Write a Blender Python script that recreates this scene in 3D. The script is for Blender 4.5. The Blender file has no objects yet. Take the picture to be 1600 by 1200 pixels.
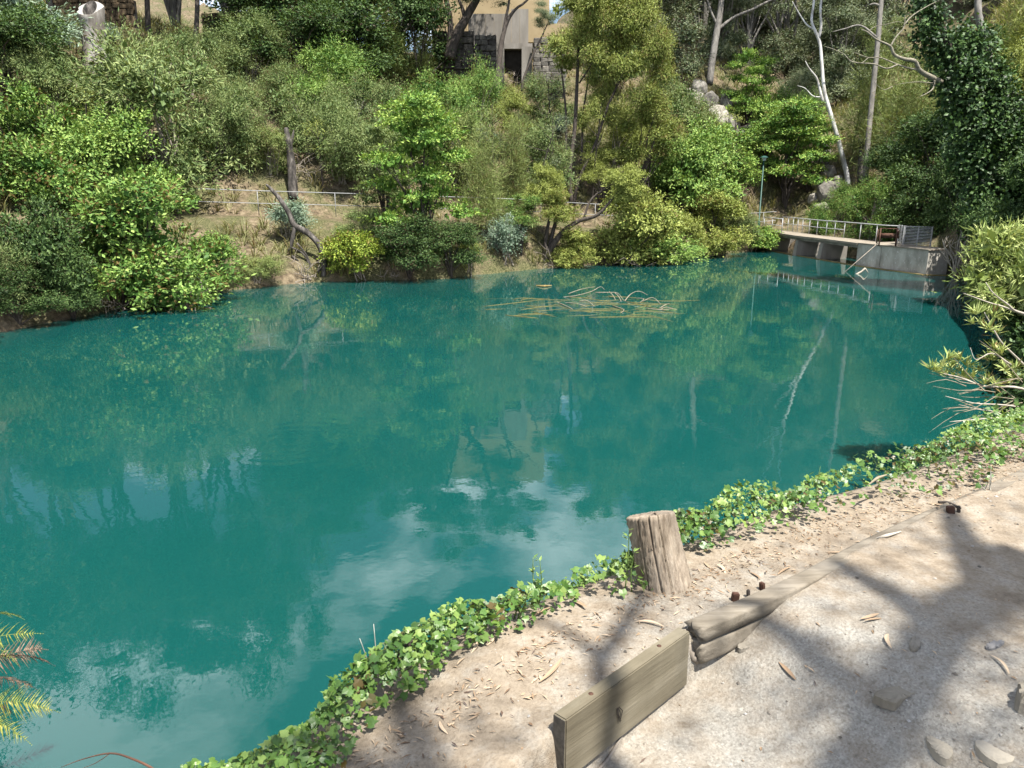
import bpy, math, random
import numpy as np
from mathutils import Vector, Matrix
from mathutils.bvhtree import BVHTree

R = math.radians
SC = bpy.context.scene
COL = SC.collection
rng = np.random.default_rng(7)

# ------------------------------------------------------------------ camera, sky, sun, exposure
PITCH = R(14.5); CAMZ = 4.6; F = 1200.0
cam = bpy.data.cameras.new("camera")
cam.sensor_width = 36.0; cam.lens = 27.0
cam.clip_start = 0.05; cam.clip_end = 2000
camo = bpy.data.objects.new("camera", cam); COL.objects.link(camo)
camo.location = (0, 0, CAMZ); camo.rotation_euler = (R(90) - PITCH, 0, 0)
SC.camera = camo

SUN_EL = R(66)
SUN_AZ = np.array([0.62, -0.78]); SUN_AZ = SUN_AZ / np.linalg.norm(SUN_AZ)
SUN = Vector((SUN_AZ[0] * math.cos(SUN_EL), SUN_AZ[1] * math.cos(SUN_EL), math.sin(SUN_EL)))
sl = bpy.data.lights.new("sun", "SUN"); sl.energy = 5.0; sl.angle = R(0.53); sl.color = (1.0, 0.955, 0.88)
so = bpy.data.objects.new("sun", sl); COL.objects.link(so)
so.rotation_euler = SUN.to_track_quat('Z', 'Y').to_euler()

w = bpy.data.worlds.new("World"); SC.world = w; w.use_nodes = True
nt = w.node_tree; nt.nodes.clear()
o_ = nt.nodes.new("ShaderNodeOutputWorld"); bg = nt.nodes.new("ShaderNodeBackground")
sky = nt.nodes.new("ShaderNodeTexSky"); sky.sky_type = 'NISHITA'; sky.sun_disc = False
sky.sun_elevation = SUN_EL; sky.sun_rotation = math.atan2(SUN_AZ[0], SUN_AZ[1])
tc = nt.nodes.new("ShaderNodeTexCoord"); mp = nt.nodes.new("ShaderNodeMapping"); mp.inputs['Scale'].default_value = (1, 1, 2.2)
mp.inputs['Location'].default_value = (0.35, 0.1, 0.2)
cn = nt.nodes.new("ShaderNodeTexNoise"); cn.inputs['Scale'].default_value = 2.1; cn.inputs['Detail'].default_value = 7; cn.inputs['Roughness'].default_value = .55
cr = nt.nodes.new("ShaderNodeValToRGB"); cr.color_ramp.elements[0].position = .52; cr.color_ramp.elements[1].position = .62
mx = nt.nodes.new("ShaderNodeMixRGB"); mx.inputs['Color2'].default_value = (20.0, 20.9, 22.5, 1)
nt.links.new(tc.outputs['Generated'], mp.inputs['Vector']); nt.links.new(mp.outputs[0], cn.inputs['Vector'])
nt.links.new(cn.outputs['Fac'], cr.inputs['Fac']); nt.links.new(cr.outputs['Color'], mx.inputs['Fac'])
nt.links.new(sky.outputs[0], mx.inputs['Color1']); nt.links.new(mx.outputs[0], bg.inputs['Color'])
bg.inputs['Strength'].default_value = 0.07
nt.links.new(bg.outputs[0], o_.inputs[0])

SC.view_settings.view_transform = 'Standard'; SC.view_settings.look = 'None'
SC.view_settings.exposure = 1.4; SC.view_settings.gamma = 1.0
SC.view_settings.use_curve_mapping = False
SC.render.engine = 'CYCLES'
SC.cycles.max_bounces = 5; SC.cycles.diffuse_bounces = 1; SC.cycles.glossy_bounces = 3
SC.cycles.transmission_bounces = 4; SC.cycles.transparent_max_bounces = 6
SC.cycles.use_denoising = True

# ------------------------------------------------------------------ helpers
SP, CP = math.sin(PITCH), math.cos(PITCH)
def ray(px, py):
    u = (px - 800) / F; v = (600 - py) / F
    return np.array([u, CP + v * SP, -SP + v * CP])
def P(px, py, t):
    """world point seen at photo pixel (px,py) at depth t along the view axis"""
    return np.array([0, 0, CAMZ]) + t * ray(px, py)
def onz(px, py, z):
    r = ray(px, py); return np.array([0, 0, CAMZ]) + r * ((z - CAMZ) / r[2])

def mesh(name, V, Fc, mat=None, rnd=None, smooth=False):
    """fast mesh from numpy; Fc is (M,k) or list of such arrays"""
    V = np.asarray(V, np.float32).reshape(-1, 3)
    if not (isinstance(Fc, list) and np.ndim(Fc[0]) == 2): Fc = [Fc]
    Fc = [np.asarray(f, np.int32) for f in Fc if len(f)]
    m = bpy.data.meshes.new(name)
    m.vertices.add(len(V)); m.vertices.foreach_set("co", V.ravel())
    loops = np.concatenate([f.ravel() for f in Fc])
    tot = np.concatenate([np.full(len(f), f.shape[1], np.int32) for f in Fc])
    start = np.concatenate([[0], np.cumsum(tot)[:-1]]).astype(np.int32)
    m.loops.add(len(loops)); m.loops.foreach_set("vertex_index", loops)
    m.polygons.add(len(tot)); m.polygons.foreach_set("loop_start", start); m.polygons.foreach_set("loop_total", tot)
    m.polygons.foreach_set("use_smooth", np.full(len(tot), bool(smooth)))
    if rnd is not None:
        a = m.attributes.new("rnd", 'FLOAT', 'FACE'); a.data.foreach_set("value", np.asarray(rnd, np.float32))
    if mat: m.materials.append(mat)
    m.update(calc_edges=True); m.validate()
    return m

def obj(name, m, parent=None, loc=None, rot=None, scale=None):
    o = bpy.data.objects.new(name, m); COL.objects.link(o)
    if parent is not None: o.parent = parent
    if loc is not None: o.location = loc
    if rot is not None: o.rotation_euler = rot
    if scale is not None: o.scale = scale if hasattr(scale, '__len__') else (scale,) * 3
    return o
def tag(o, label, cat, group=None):
    o['label'] = label; o['category'] = cat
    if group: o['group'] = group
    return o
def thing(name, label, cat, loc=(0, 0, 0), group=None, rot=None, scale=None):
    return tag(obj(name, None, None, loc, rot, scale), label, cat, group)
def kind(o, k): o['kind'] = k; return o

class MB:
    """collects pieces with vertex offset, builds one mesh"""
    def __init__(s): s.V = []; s.F3 = []; s.F4 = []; s.n = 0
    def add(s, V, F):
        V = np.asarray(V, float).reshape(-1, 3); F = np.asarray(F, int)
        (s.F3 if F.shape[1] == 3 else s.F4).append(F + s.n) ; s.V.append(V); s.n += len(V); return s
    def add2(s, V, Fs):
        V = np.asarray(V, float).reshape(-1, 3)
        for F in Fs:
            F = np.asarray(F, int)
            if len(F): (s.F3 if F.shape[1] == 3 else s.F4).append(F + s.n)
        s.V.append(V); s.n += len(V); return s
    def box(s, c, size, rot=None, taper=1.0):
        x, y, z = np.array(size) / 2
        V = np.array([[-x, -y, -z], [x, -y, -z], [x, y, -z], [-x, y, -z], [-x * taper, -y * taper, z], [x * taper, -y * taper, z], [x * taper, y * taper, z], [-x * taper, y * taper, z]])
        if rot is not None: V = V @ np.array(rot).T
        return s.add(V + np.array(c), [[0, 3, 2, 1], [4, 5, 6, 7], [0, 1, 5, 4], [1, 2, 6, 5], [2, 3, 7, 6], [3, 0, 4, 7]])
    def tube(s, pts, rad, n=6, sub=0, cap=True, rough=0.0, sd=0):
        V, F4, F3 = tube(pts, rad, n, sub, cap, rough, sd); return s.add2(V, [F4, F3])
    def build(s, name, mat, smooth=False):
        return mesh(name, np.concatenate(s.V), ([np.concatenate(s.F4)] if s.F4 else []) + ([np.concatenate(s.F3)] if s.F3 else []), mat, None, smooth)

def rz(a):
    c, s = math.cos(a), math.sin(a); return np.array([[c, -s, 0], [s, c, 0], [0, 0, 1]])

def catmull(pts, rad, sub):
    p = np.asarray(pts, float); r = np.asarray(rad, float)
    if sub <= 0 or len(p) < 3: return p, r
    q = np.vstack([2 * p[0] - p[1], p, 2 * p[-1] - p[-2]])
    out = []; ro = []
    for i in range(len(p) - 1):
        a, b, c, d = q[i:i + 4]
        for k in range(sub):
            t = k / sub
            out.append(.5 * ((2 * b) + (-a + c) * t + (2 * a - 5 * b + 4 * c - d) * t * t + (-a + 3 * b - 3 * c + d) * t ** 3))
            ro.append(r[i] * (1 - t) + r[i + 1] * t)
    out.append(p[-1]); ro.append(r[-1])
    return np.array(out), np.array(ro)

def tube(pts, rad, n=6, sub=0, cap=True, rough=0.0, sd=0):
    p, r = catmull(pts, np.broadcast_to(rad, (len(pts),)) if np.ndim(rad) == 0 else rad, sub)
    k = len(p)
    T = np.gradient(p, axis=0); T /= np.linalg.norm(T, axis=1)[:, None] + 1e-9
    up = np.array([0, 0, 1.0]) if abs(T[:, 2]).mean() < .8 else np.array([1.0, 0, 0])
    A = np.cross(T, up); A /= np.linalg.norm(A, axis=1)[:, None] + 1e-9
    B = np.cross(T, A)
    th = np.linspace(0, 2 * np.pi, n, endpoint=False)
    rr = np.repeat(r[:, None], n, 1)
    if rough: rr = rr * (1 + rough * np.random.default_rng(sd + k).normal(0, 1, rr.shape))
    V = p[:, None] + rr[..., None] * (np.cos(th)[None, :, None] * A[:, None] + np.sin(th)[None, :, None] * B[:, None])
    V = V.reshape(-1, 3)
    i = np.arange(k - 1)[:, None] * n; j = np.arange(n)[None]; j2 = (j + 1) % n
    F4 = np.stack([i + j, i + j2, i + n + j2, i + n + j], -1).reshape(-1, 4)
    F3 = np.zeros((0, 3), int)
    if cap:
        V = np.vstack([V, p[:1], p[-1:]])
        a = len(V) - 2; b = len(V) - 1; j = np.arange(n); j2 = (j + 1) % n
        F3 = np.vstack([np.stack([np.full(n, a), j2, j], 1), np.stack([np.full(n, b), (k - 1) * n + j, (k - 1) * n + j2], 1)])
    return V, F4, F3

def fbm(x, y, seed=0, oct=4, f=1.0):
    """cheap smooth value noise in numpy, about -1..1"""
    out = np.zeros(np.shape(x)); amp = 1.0; tot = 0
    for o in range(oct):
        X = np.asarray(x) * f + 17.3 * o + seed * 3.1; Y = np.asarray(y) * f - 9.7 * o + seed * 1.7
        xi = np.floor(X).astype(np.int64); yi = np.floor(Y).astype(np.int64); fx = X - xi; fy = Y - yi
        fx = fx * fx * (3 - 2 * fx); fy = fy * fy * (3 - 2 * fy)
        def h(a, b):
            v = (a * 374761393 + b * 668265263 + seed * 974711) & 0x7fffffff
            v = ((v ^ (v >> 13)) * 1274126177) & 0x7fffffff
            return ((v ^ (v >> 16)) & 0xffff) / 32767.5 - 1
        out += amp * ((h(xi, yi) * (1 - fx) + h(xi + 1, yi) * fx) * (1 - fy) + (h(xi, yi + 1) * (1 - fx) + h(xi + 1, yi + 1) * fx) * fy)
        tot += amp; amp *= .5; f *= 2.03
    return out / tot

# ------------------------------------------------------------------ materials
def mat(name):
    m = bpy.data.materials.new(name); m.use_nodes = True
    n = m.node_tree.nodes; n.clear()
    out = n.new("ShaderNodeOutputMaterial"); b = n.new("ShaderNodeBsdfPrincipled")
    m.node_tree.links.new(b.outputs[0], out.inputs[0])
    return m, n, m.node_tree.links, b, out
KA = .72            # the photograph is exposed for the shade: hard surfaces sit at the low end of their range
def ramp(n, stops, k=1.0):
    r = n.new("ShaderNodeValToRGB"); e = r.color_ramp.elements
    while len(e) < len(stops): e.new(.5)
    for q, (p, c) in zip(e, stops): q.position = p; q.color = (*[x * k for x in c], 1)
    return r
def noise(n, l, scale, detail=5, rough=.55, coord='Object', stretch=None, dist=0):
    t = n.new("ShaderNodeTexCoord"); x = n.new("ShaderNodeTexNoise")
    x.inputs['Scale'].default_value = scale; x.inputs['Detail'].default_value = detail; x.inputs['Roughness'].default_value = rough
    x.inputs['Distortion'].default_value = dist
    if coord == 'World':
        g = n.new("ShaderNodeNewGeometry"); src = g.outputs['Position']
    else: src = t.outputs[coord]
    if stretch:
        m = n.new("ShaderNodeMapping"); m.inputs['Scale'].default_value = stretch; l.new(src, m.inputs[0]); src = m.outputs[0]
    l.new(src, x.inputs['Vector']); return x
def bump(n, l, b, src, strength, dist=.02):
    bp = n.new("ShaderNodeBump"); bp.inputs['Strength'].default_value = strength; bp.inputs['Distance'].default_value = dist
    l.new(src, bp.inputs['Height']); l.new(bp.outputs[0], b.inputs['Normal']); return bp

def simple(name, stops, scale=6, rough=.85, bs=.4, bd=.02, stretch=None, coord='Object', detail=6, metal=0, spec=.3, nrough=.6):
    m, n, l, b, o = mat(name)
    x = noise(n, l, scale, detail, nrough, coord, stretch)
    r = ramp(n, stops, KA); l.new(x.outputs['Fac'], r.inputs[0]); l.new(r.outputs[0], b.inputs['Base Color'])
    b.inputs['Roughness'].default_value = rough; b.inputs['Metallic'].default_value = metal
    b.inputs['Specular IOR Level'].default_value = spec
    if bs: bump(n, l, b, x.outputs['Fac'], bs, bd)
    return m

def leafmat(name, dark, mid, light, trans=.15, rough=.55, spec=.2):
    m, n, l, b, o = mat(name)
    a = n.new("ShaderNodeAttribute"); a.attribute_name = "rnd"
    oi = n.new("ShaderNodeObjectInfo")
    ad = n.new("ShaderNodeMath"); ad.operation = 'MULTIPLY_ADD'; ad.inputs[1].default_value = .3; 
    l.new(oi.outputs['Random'], ad.inputs[0]); l.new(a.outputs['Fac'], ad.inputs[2])
    sb = n.new("ShaderNodeMath"); sb.operation = 'SUBTRACT'; sb.inputs[1].default_value = .15; l.new(ad.outputs[0], sb.inputs[0])
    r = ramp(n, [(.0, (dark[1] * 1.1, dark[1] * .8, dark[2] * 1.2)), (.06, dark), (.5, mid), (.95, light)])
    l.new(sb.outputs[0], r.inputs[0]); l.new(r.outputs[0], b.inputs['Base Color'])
    b.inputs['Roughness'].default_value = rough; b.inputs['Specular IOR Level'].default_value = spec
    t = n.new("ShaderNodeBsdfTranslucent"); mxs = n.new("ShaderNodeMixShader"); mxs.inputs[0].default_value = trans
    tm = n.new("ShaderNodeMixRGB"); tm.blend_type = 'MULTIPLY'; tm.inputs[0].default_value = 1; tm.inputs['Color2'].default_value = (1.25, 1.15, .55, 1)
    l.new(r.outputs[0], tm.inputs['Color1']); l.new(tm.outputs[0], t.inputs['Color'])
    l.new(b.outputs[0], mxs.inputs[1]); l.new(t.outputs[0], mxs.inputs[2]); l.new(mxs.outputs[0], o.inputs[0])
    return m

LM = {
 'broad': leafmat('leaf_broad', (.045, .105, .02), (.13, .23, .045), (.27, .37, .095)),
 'fine': leafmat('leaf_fine', (.06, .10, .03), (.145, .20, .065), (.26, .31, .12)),
 'pale':  leafmat('leaf_pale', (0.104, 0.156, 0.111), (0.195, 0.273, 0.182), (0.299, 0.377, 0.273)),
 'layer': leafmat('leaf_layer', (.045, .11, .02), (.13, .24, .04), (.29, .39, .085)),
 'yellow': leafmat('leaf_yellow', (.09, .14, .02), (.21, .28, .035), (.34, .40, .07)),
 'wattle': leafmat('leaf_wattle', (0.117, 0.150, 0.033), (0.215, 0.254, 0.058), (0.325, 0.364, 0.098)),
 'case':  leafmat('leaf_casuarina', (0.091, 0.130, 0.039), (0.169, 0.215, 0.065), (0.260, 0.299, 0.098)),
 'gum': leafmat('leaf_gum', (.06, .09, .045), (.135, .17, .088), (.24, .265, .155)),
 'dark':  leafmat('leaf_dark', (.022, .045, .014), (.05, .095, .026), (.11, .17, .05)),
 'ivy':   leafmat('leaf_ivy', (.03, .075, .014), (.085, .165, .03), (.22, .30, .075), trans=.25, rough=.42, spec=.45),
 'ivyd':  leafmat('leaf_ivy_dark', (.015, .035, .012), (.035, .075, .022), (.085, .15, .04), trans=.15, rough=.5, spec=.25),
 'lance': leafmat('leaf_lance', (0.130, 0.182, 0.046), (0.260, 0.325, 0.098), (0.442, 0.481, 0.195)),
 'grass': leafmat('grass_dry', (.12, .14, .045), (.22, .21, .10), (.36, .32, .19), trans=.25),
 'fern':  leafmat('fern_green', (.10, .12, .02), (.17, .185, .03), (.26, .26, .06)),
 'ferndead': leafmat('fern_dead', (.05, .03, .02), (.12, .075, .05), (.2, .13, .09), trans=.1),
 'litter': leafmat('leaf_litter', (.14, .085, .05), (.27, .19, .12), (.44, .34, .24), trans=.1),
}
M_bark = simple('bark_dark', [(.3, (.035, .028, .022)), (.7, (.11, .09, .075))], 9, .9, .8, .04, (1, 1, .25))
M_barkgrey = simple('bark_grey', [(.3, (.12, .11, .095)), (.7, (.30, .28, .25))], 5, .85, .5, .03, (1, 1, .2))
M_barkwhite = simple('bark_white', [(.35, (.30, .28, .25)), (.5, (.62, .61, .58)), (.75, (.78, .77, .74))], 1.6, .8, .3, .02, (1, 1, .35))
M_twig = simple('twig_grey', [(.3, (.20, .165, .13)), (.7, (.42, .37, .31))], 10, .85, .3, .01)
M_dead = simple('dead_wood', [(.3, (.30, .26, .20)), (.7, (.62, .56, .47))], 12, .8, .4, .01, (1, 1, .3))
M_lichen = simple('lichen_bark', [(.3, (.13, .115, .08)), (.7, (.36, .33, .25))], 9, .85, .5, .02)
M_burnt = simple('burnt_wood', [(.35, (.02, .018, .016)), (.55, (.09, .08, .07)), (.75, (.30, .27, .24))], 5, .9, .8, .05, (1, 1, .3))
M_soil = None

# ------------------------------------------------------------------ far terrain
cols = {  # u : stations (y, z), waterline second
 -6.0: [(2.2,-1.5),(3.4,-.05),(3.6,.8),(5,3),(5.4,3.1),(7,7),(10,12),(13,16),(25,25),(45,40)],
 -3.0: [(4.5,-1.5),(6.5,-.05),(7,.8),(10,3),(10.7,3.1),(14,7),(19,12),(26,16),(50,25),(90,40)],
 -1.25:[(15.5,-1.5),(18,-.05),(18.7,.8),(25,3.5),(26.5,3.6),(33,9),(40,15),(50,20),(80,30),(140,50)],
 -.75: [(21,-1.5),(23.5,-.05),(24.3,.8),(35,3.6),(36.8,3.7),(44,9.5),(54,15.5),(66,19),(90,26),(160,48)],
 -.667:[(22,-1.5),(24.6,-.05),(25.4,.8),(37,3.6),(38.8,3.7),(46,9.5),(55,15.4),(67,18.6),(90,26),(160,48)],
 -.542:[(25.6,-1.5),(28.2,-.05),(29,.8),(39.5,3.5),(41.3,3.6),(48,9),(57,14.6),(68,18),(90,25),(160,46)],
 -.375:[(31.8,-1.5),(34.4,-.05),(35.2,.8),(41.3,3.3),(43.1,3.4),(50,9),(58,13.6),(68,16),(90,21),(160,38)],
 -.25: [(35.4,-1.5),(38,-.05),(38.8,.9),(42.5,3.1),(44.3,3.2),(51,8.4),(60,12.8),(70,15.2),(90,18),(160,32)],
 -.083:[(36.7,-1.5),(39.3,-.05),(40.1,.9),(44.2,2.8),(46,2.9),(53,7.0),(64,10.6),(69.5,14.6),(90,16.5),(160,28)],
 .042: [(41.3,-1.5),(43.9,-.05),(44.7,.8),(47,2.5),(48.8,2.6),(54,6.0),(65.5,10.6),(71,14.8),(90,17.5),(160,32)],
 .167: [(45,-1.5),(47.7,-.05),(48.5,.7),(50.5,2.1),(52.3,2.2),(58,5.5),(66,10.5),(75,14.5),(110,27),(200,62)],
 .25:  [(49.5,-1.5),(52.2,-.05),(53,.6),(54.2,1.7),(56,1.8),(61,5),(69,11),(78,15.5),(120,31),(210,68)],
 .325: [(54.5,-1.5),(57,-.05),(57.6,.6),(58.3,1.27),(60.3,1.35),(63,4),(70,9.5),(80,14),(130,36),(220,74)],
 .35:  [(54.5,-1.5),(57.3,-.05),(57.8,.5),(58.8,1.2),(61,1.8),(64,3.8),(71,8.5),(81,13.5),(130,36),(220,74)],
 .417: [(50,-1.5),(52.3,-.05),(52.9,.5),(55,1.2),(58,2.2),(63,5),(71,9.5),(82,15),(130,37),(220,76)],
 .5:   [(44.5,-1.5),(46.6,-.05),(47.1,.6),(48.5,1.22),(51,1.8),(57,4.5),(68,10),(80,16),(130,39),(210,76)],
 .567: [(39.5,-1.5),(42,-.05),(42.6,.7),(44,1.3),(47,2.5),(53,6),(64,12),(78,19),(130,43),(200,78)],
 .617: [(34.5,-1.5),(37,-.05),(37.8,.8),(39.5,2),(42,3.5),(48,8),(58,14),(72,21),(120,45),(190,80)],
 .658: [(23.5,-1.5),(26,-.05),(26.8,.9),(29,2.3),(32,4),(39,9),(50,15),(65,22),(110,46),(180,80)],
 .70:  [(12.8,-1.5),(15,-.05),(15.8,.9),(18,2.3),(21,3.6),(28,8),(40,14),(56,21),(100,45),(170,78)],
 .75:  [(9,-1.5),(11,-.05),(11.7,.9),(13.5,2.2),(16,3.2),(22,7),(34,13),(50,20),(95,45),(160,77)],
 1.0:  [(6,-1.5),(7.5,-.05),(8,.9),(9.2,2.3),(11,3.1),(16,5.5),(26,10),(40,17),(80,40),(140,70)],
 2.0:  [(4,-1.5),(5,-.05),(5.3,.9),(6,2.3),(7.5,3.0),(10,4),(16,7),(25,12),(50,28),(90,50)],
 5.0:  [(2.0,-1.5),(2.6,-.05),(2.8,.9),(3.1,2.3),(3.8,3.0),(5,4),(8,7),(12,12),(25,28),(45,50)],
}
CU = np.array(sorted(cols)); CS = np.array([cols[u] for u in CU])
def terrain():
    us = np.unique(np.concatenate([np.linspace(-6, -1.25, 24), np.linspace(-1.25, -.7, 40), np.linspace(-.7, .72, 300), np.linspace(.72, 1.2, 40), np.linspace(1.2, 5, 24)]))
    seg = [4, 4, 12, 3, 18, 20, 16, 20, 24]
    ss = np.concatenate([np.linspace(k, k + 1, n, endpoint=False) for k, n in enumerate(seg)] + [[9.0]])
    Y = np.zeros((len(ss), len(us))); Z = np.zeros_like(Y)
    for i, s in enumerate(ss):
        k = min(int(s), 8); f = s - k
        y = CS[:, k, 0] * (1 - f) + CS[:, k + 1, 0] * f; z = CS[:, k, 1] * (1 - f) + CS[:, k + 1, 1] * f
        Y[i] = np.interp(us, CU, y); Z[i] = np.interp(us, CU, z)
    X = us[None] * Y
    S = ss[:, None]
    Z = Z - .35 * np.interp(S, [2.2, 2.9, 4.05, 4.4], [0, 1, 1, 0]) * np.interp(us, [-2, -1, .15, .3], [0, 1, 1, 0])[None]
    amp = np.interp(S, [0, 1, 1.6, 2.8, 3, 4, 4.3, 5, 9], [.1, .06, .3, .25, .03, .03, .5, .8, 2.2])
    Z = Z + amp * fbm(X, Y, 3, 5, .45) + .12 * amp * fbm(X, Y, 5, 3, 2.5)
    wob = np.interp(S, [0, 1, 2, 3, 9], [.5, .5, .4, 0, 0])
    dy = wob * fbm(X, Y * 0, 8, 3, .5); Y = Y + dy
    V = np.stack([X, Y, Z], -1).reshape(-1, 3)
    a, b = len(ss), len(us)
    i = np.arange(a - 1)[:, None] * b; j = np.arange(b - 1)[None]
    Fq = np.stack([i + j, i + j + 1, i + b + j + 1, i + b + j], -1).reshape(-1, 4)
    global T_SS, T_B
    T_SS, T_B = ss, b
    return V, Fq
def soil_material():
    m, n, l, b, o = mat('hillside_soil')
    x = noise(n, l, .5, 6, .65, 'World'); y = noise(n, l, 3.5, 6, .7, 'World'); q = noise(n, l, 14, 4, .6, 'World')
    r1 = ramp(n, [(.35, (.08, .062, .04)), (.5, (.18, .14, .09)), (.65, (.29, .235, .155))], KA)
    r2 = ramp(n, [(.42, (.06, .068, .028)), (.6, (.17, .16, .08))], KA)
    l.new(y.outputs['Fac'], r1.inputs[0]); l.new(q.outputs['Fac'], r2.inputs[0])
    rm = ramp(n, [(.42, (0, 0, 0)), (.58, (1, 1, 1))]); l.new(x.outputs['Fac'], rm.inputs[0])
    mm = n.new("ShaderNodeMixRGB"); l.new(rm.outputs[0], mm.inputs[0]); l.new(r1.outputs[0], mm.inputs['Color1']); l.new(r2.outputs[0], mm.inputs['Color2'])
    l.new(mm.outputs[0], b.inputs['Base Color']); b.inputs['Roughness'].default_value = .95; b.inputs['Specular IOR Level'].default_value = .1
    bump(n, l, b, y.outputs['Fac'], .8, .15)
    return m
M_soil = soil_material()
TV, TF = terrain()
hill = kind(obj('hillside', mesh('hillside', TV, TF, M_soil, None, True)), 'structure')
BV = BVHTree.FromPolygons([tuple(v) for v in TV], [tuple(f) for f in TF])
def hit(px, py):
    r = Vector(ray(px, py)); h = BV.ray_cast(Vector((0, 0, CAMZ)), r.normalized(), 600)
    return None if h[0] is None else np.array(h[0])
def gz(x, y):
    h = BV.ray_cast(Vector((x, y, 300)), Vector((0, 0, -1)), 600)
    return 0.0 if h[0] is None else h[0].z
def depth(p): return p[1] * CP + (CAMZ - p[2]) * SP

# ------------------------------------------------------------------ water
def water_material():
    m, n, l, b, o = mat('lake_water')
    x = noise(n, l, .09, 3, .5, 'World')
    r = ramp(n, [(.35, (.0048, .056, .049)), (.65, (.0046, .062, .059))]); l.new(x.outputs['Fac'], r.inputs[0])
    d = n.new("ShaderNodeBsdfDiffuse"); l.new(r.outputs[0], d.inputs['Color'])
    t = n.new("ShaderNodeBsdfTransparent"); t.inputs['Color'].default_value = (.45, .85, .72, 1)
    mx = n.new("ShaderNodeMixShader"); mx.inputs[0].default_value = .3
    l.new(d.outputs[0], mx.inputs[1]); l.new(t.outputs[0], mx.inputs[2])
    g = n.new("ShaderNodeBsdfGlossy"); g.inputs['Roughness'].default_value = .015; g.inputs['Color'].default_value = (1, 1, 1, 1)
    fr = n.new("ShaderNodeFresnel"); fr.inputs['IOR'].default_value = 1.333
    m2 = n.new("ShaderNodeMixShader"); l.new(fr.outputs[0], m2.inputs[0]); l.new(mx.outputs[0], m2.inputs[1]); l.new(g.outputs[0], m2.inputs[2])
    l.new(m2.outputs[0], o.inputs[0])
    w1 = noise(n, l, 2.2, 3, .5, 'World', (1, 1, 1)); w2 = noise(n, l, .35, 2, .5, 'World'); w3 = noise(n, l, 9, 2, .5, 'World')
    a = n.new("ShaderNodeMath"); a.operation = 'MULTIPLY_ADD'; a.inputs[1].default_value = 3.0; l.new(w2.outputs['Fac'], a.inputs[0]); l.new(w1.outputs['Fac'], a.inputs[2])
    a3 = n.new("ShaderNodeMath"); a3.operation = 'MULTIPLY_ADD'; a3.inputs[1].default_value = .05; l.new(w3.outputs['Fac'], a3.inputs[0]); l.new(a.outputs[0], a3.inputs[2])
    # rings from a fish rise, centred on the left half of the lake
    ge = n.new("ShaderNodeNewGeometry"); sub = n.new("ShaderNodeVectorMath"); sub.operation = 'DISTANCE'
    c = onz(455, 690, 0); sub.inputs[1].default_value = tuple(c); l.new(ge.outputs['Position'], sub.inputs[0])
    si = n.new("ShaderNodeMath"); si.operation = 'MULTIPLY'; si.inputs[1].default_value = 21; l.new(sub.outputs['Value'], si.inputs[0])
    sn = n.new("ShaderNodeMath"); sn.operation = 'SINE'; l.new(si.outputs[0], sn.inputs[0])
    mr = n.new("ShaderNodeMapRange"); mr.inputs[1].default_value = 1.3; mr.inputs[2].default_value = 2.6; mr.inputs[3].default_value = 1; mr.inputs[4].default_value = 0
    l.new(sub.outputs['Value'], mr.inputs[0])
    mu = n.new("ShaderNodeMath"); mu.operation = 'MULTIPLY'; l.new(sn.outputs[0], mu.inputs[0]); l.new(mr.outputs[0], mu.inputs[1])
    a4 = n.new("ShaderNodeMath"); a4.operation = 'MULTIPLY_ADD'; a4.inputs[1].default_value = .12; l.new(mu.outputs[0], a4.inputs[0]); l.new(a3.outputs[0], a4.inputs[2])
    bp = n.new("ShaderNodeBump"); bp.inputs['Strength'].default_value = 1.0; bp.inputs['Distance'].default_value = .0019
    l.new(a4.outputs[0], bp.inputs['Height']); l.new(bp.outputs[0], g.inputs['Normal']); l.new(bp.outputs[0], fr.inputs['Normal'])
    return m
def sheet(name, z, m, x0=-70, x1=60, y0=0, y1=64):
    return mesh(name, [[x0, y0, z], [x1, y0, z], [x1, y1, z], [x0, y1, z]], [[0, 1, 2, 3]], m)
kind(obj('lake_water', sheet('lake_water', 0, water_material())), 'structure')
M_bed = simple('lake_silt', [(.3, (.0045, .062, .053)), (.7, (.0045, .07, .065))], .2, 1, 0, 0, None, 'World')
kind(obj('lake_bed', sheet('lake_bed', -.7, M_bed)), 'structure')

# ------------------------------------------------------------------ near bank and path
E0 = np.array([-.86, 1.85]); EE = np.array([.831, .556]); EN = np.array([-.556, .831])
def sn2xy(s, n): return E0[0] + s * EE[0] + n * EN[0], E0[1] + s * EE[1] + n * EN[1]
def xy2sn(x, y): return (x - E0[0]) * EE[0] + (y - E0[1]) * EE[1], (x - E0[0]) * EN[0] + (y - E0[1]) * EN[1]
def sstep(a, b, x): t = np.clip((x - a) / (b - a), 0, 1); return t * t * (3 - 2 * t)
def logn(s): return np.interp(s, [-.5, .9, 1.58, 1.8, 4.5, 12], [-.78, -.462, -.325, -.31, -.2, .1])
def edge(s): return np.interp(s, [-20, -.6, 0, .55, 1.22, 1.65, 2.05, 2.96, 3.7, 4.9, 12, 20], [-3.0, -.34, -.21, -.11, .0, .0, .04, .04, -.04, .0, .6, 1.5])
def near_z(s, n):
    d = n - edge(s)
    z = 3.0 - .10 * (1 - sstep(-.2, 1.0, s))
    path = 1 - sstep(-.02, .03, n - logn(s))
    low = -.2 * (1 - sstep(1.5, 2.15, s)) + .036 * sstep(2.0, 2.7, s)
    z = z + path * low
    drop = np.maximum(d - .12, 0)
    z = z - np.where(drop < .3, drop ** 2 * 2.2, .198 + (drop - .3) * 1.15)
    z = z + .02 * fbm(s, n, 11, 4, 1.3) + .006 * fbm(s, n, 12, 3, 9) * (d < .2)
    z = z + .35 * np.maximum(-n - 3, 0) ** .8 * .25
    return z
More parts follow.
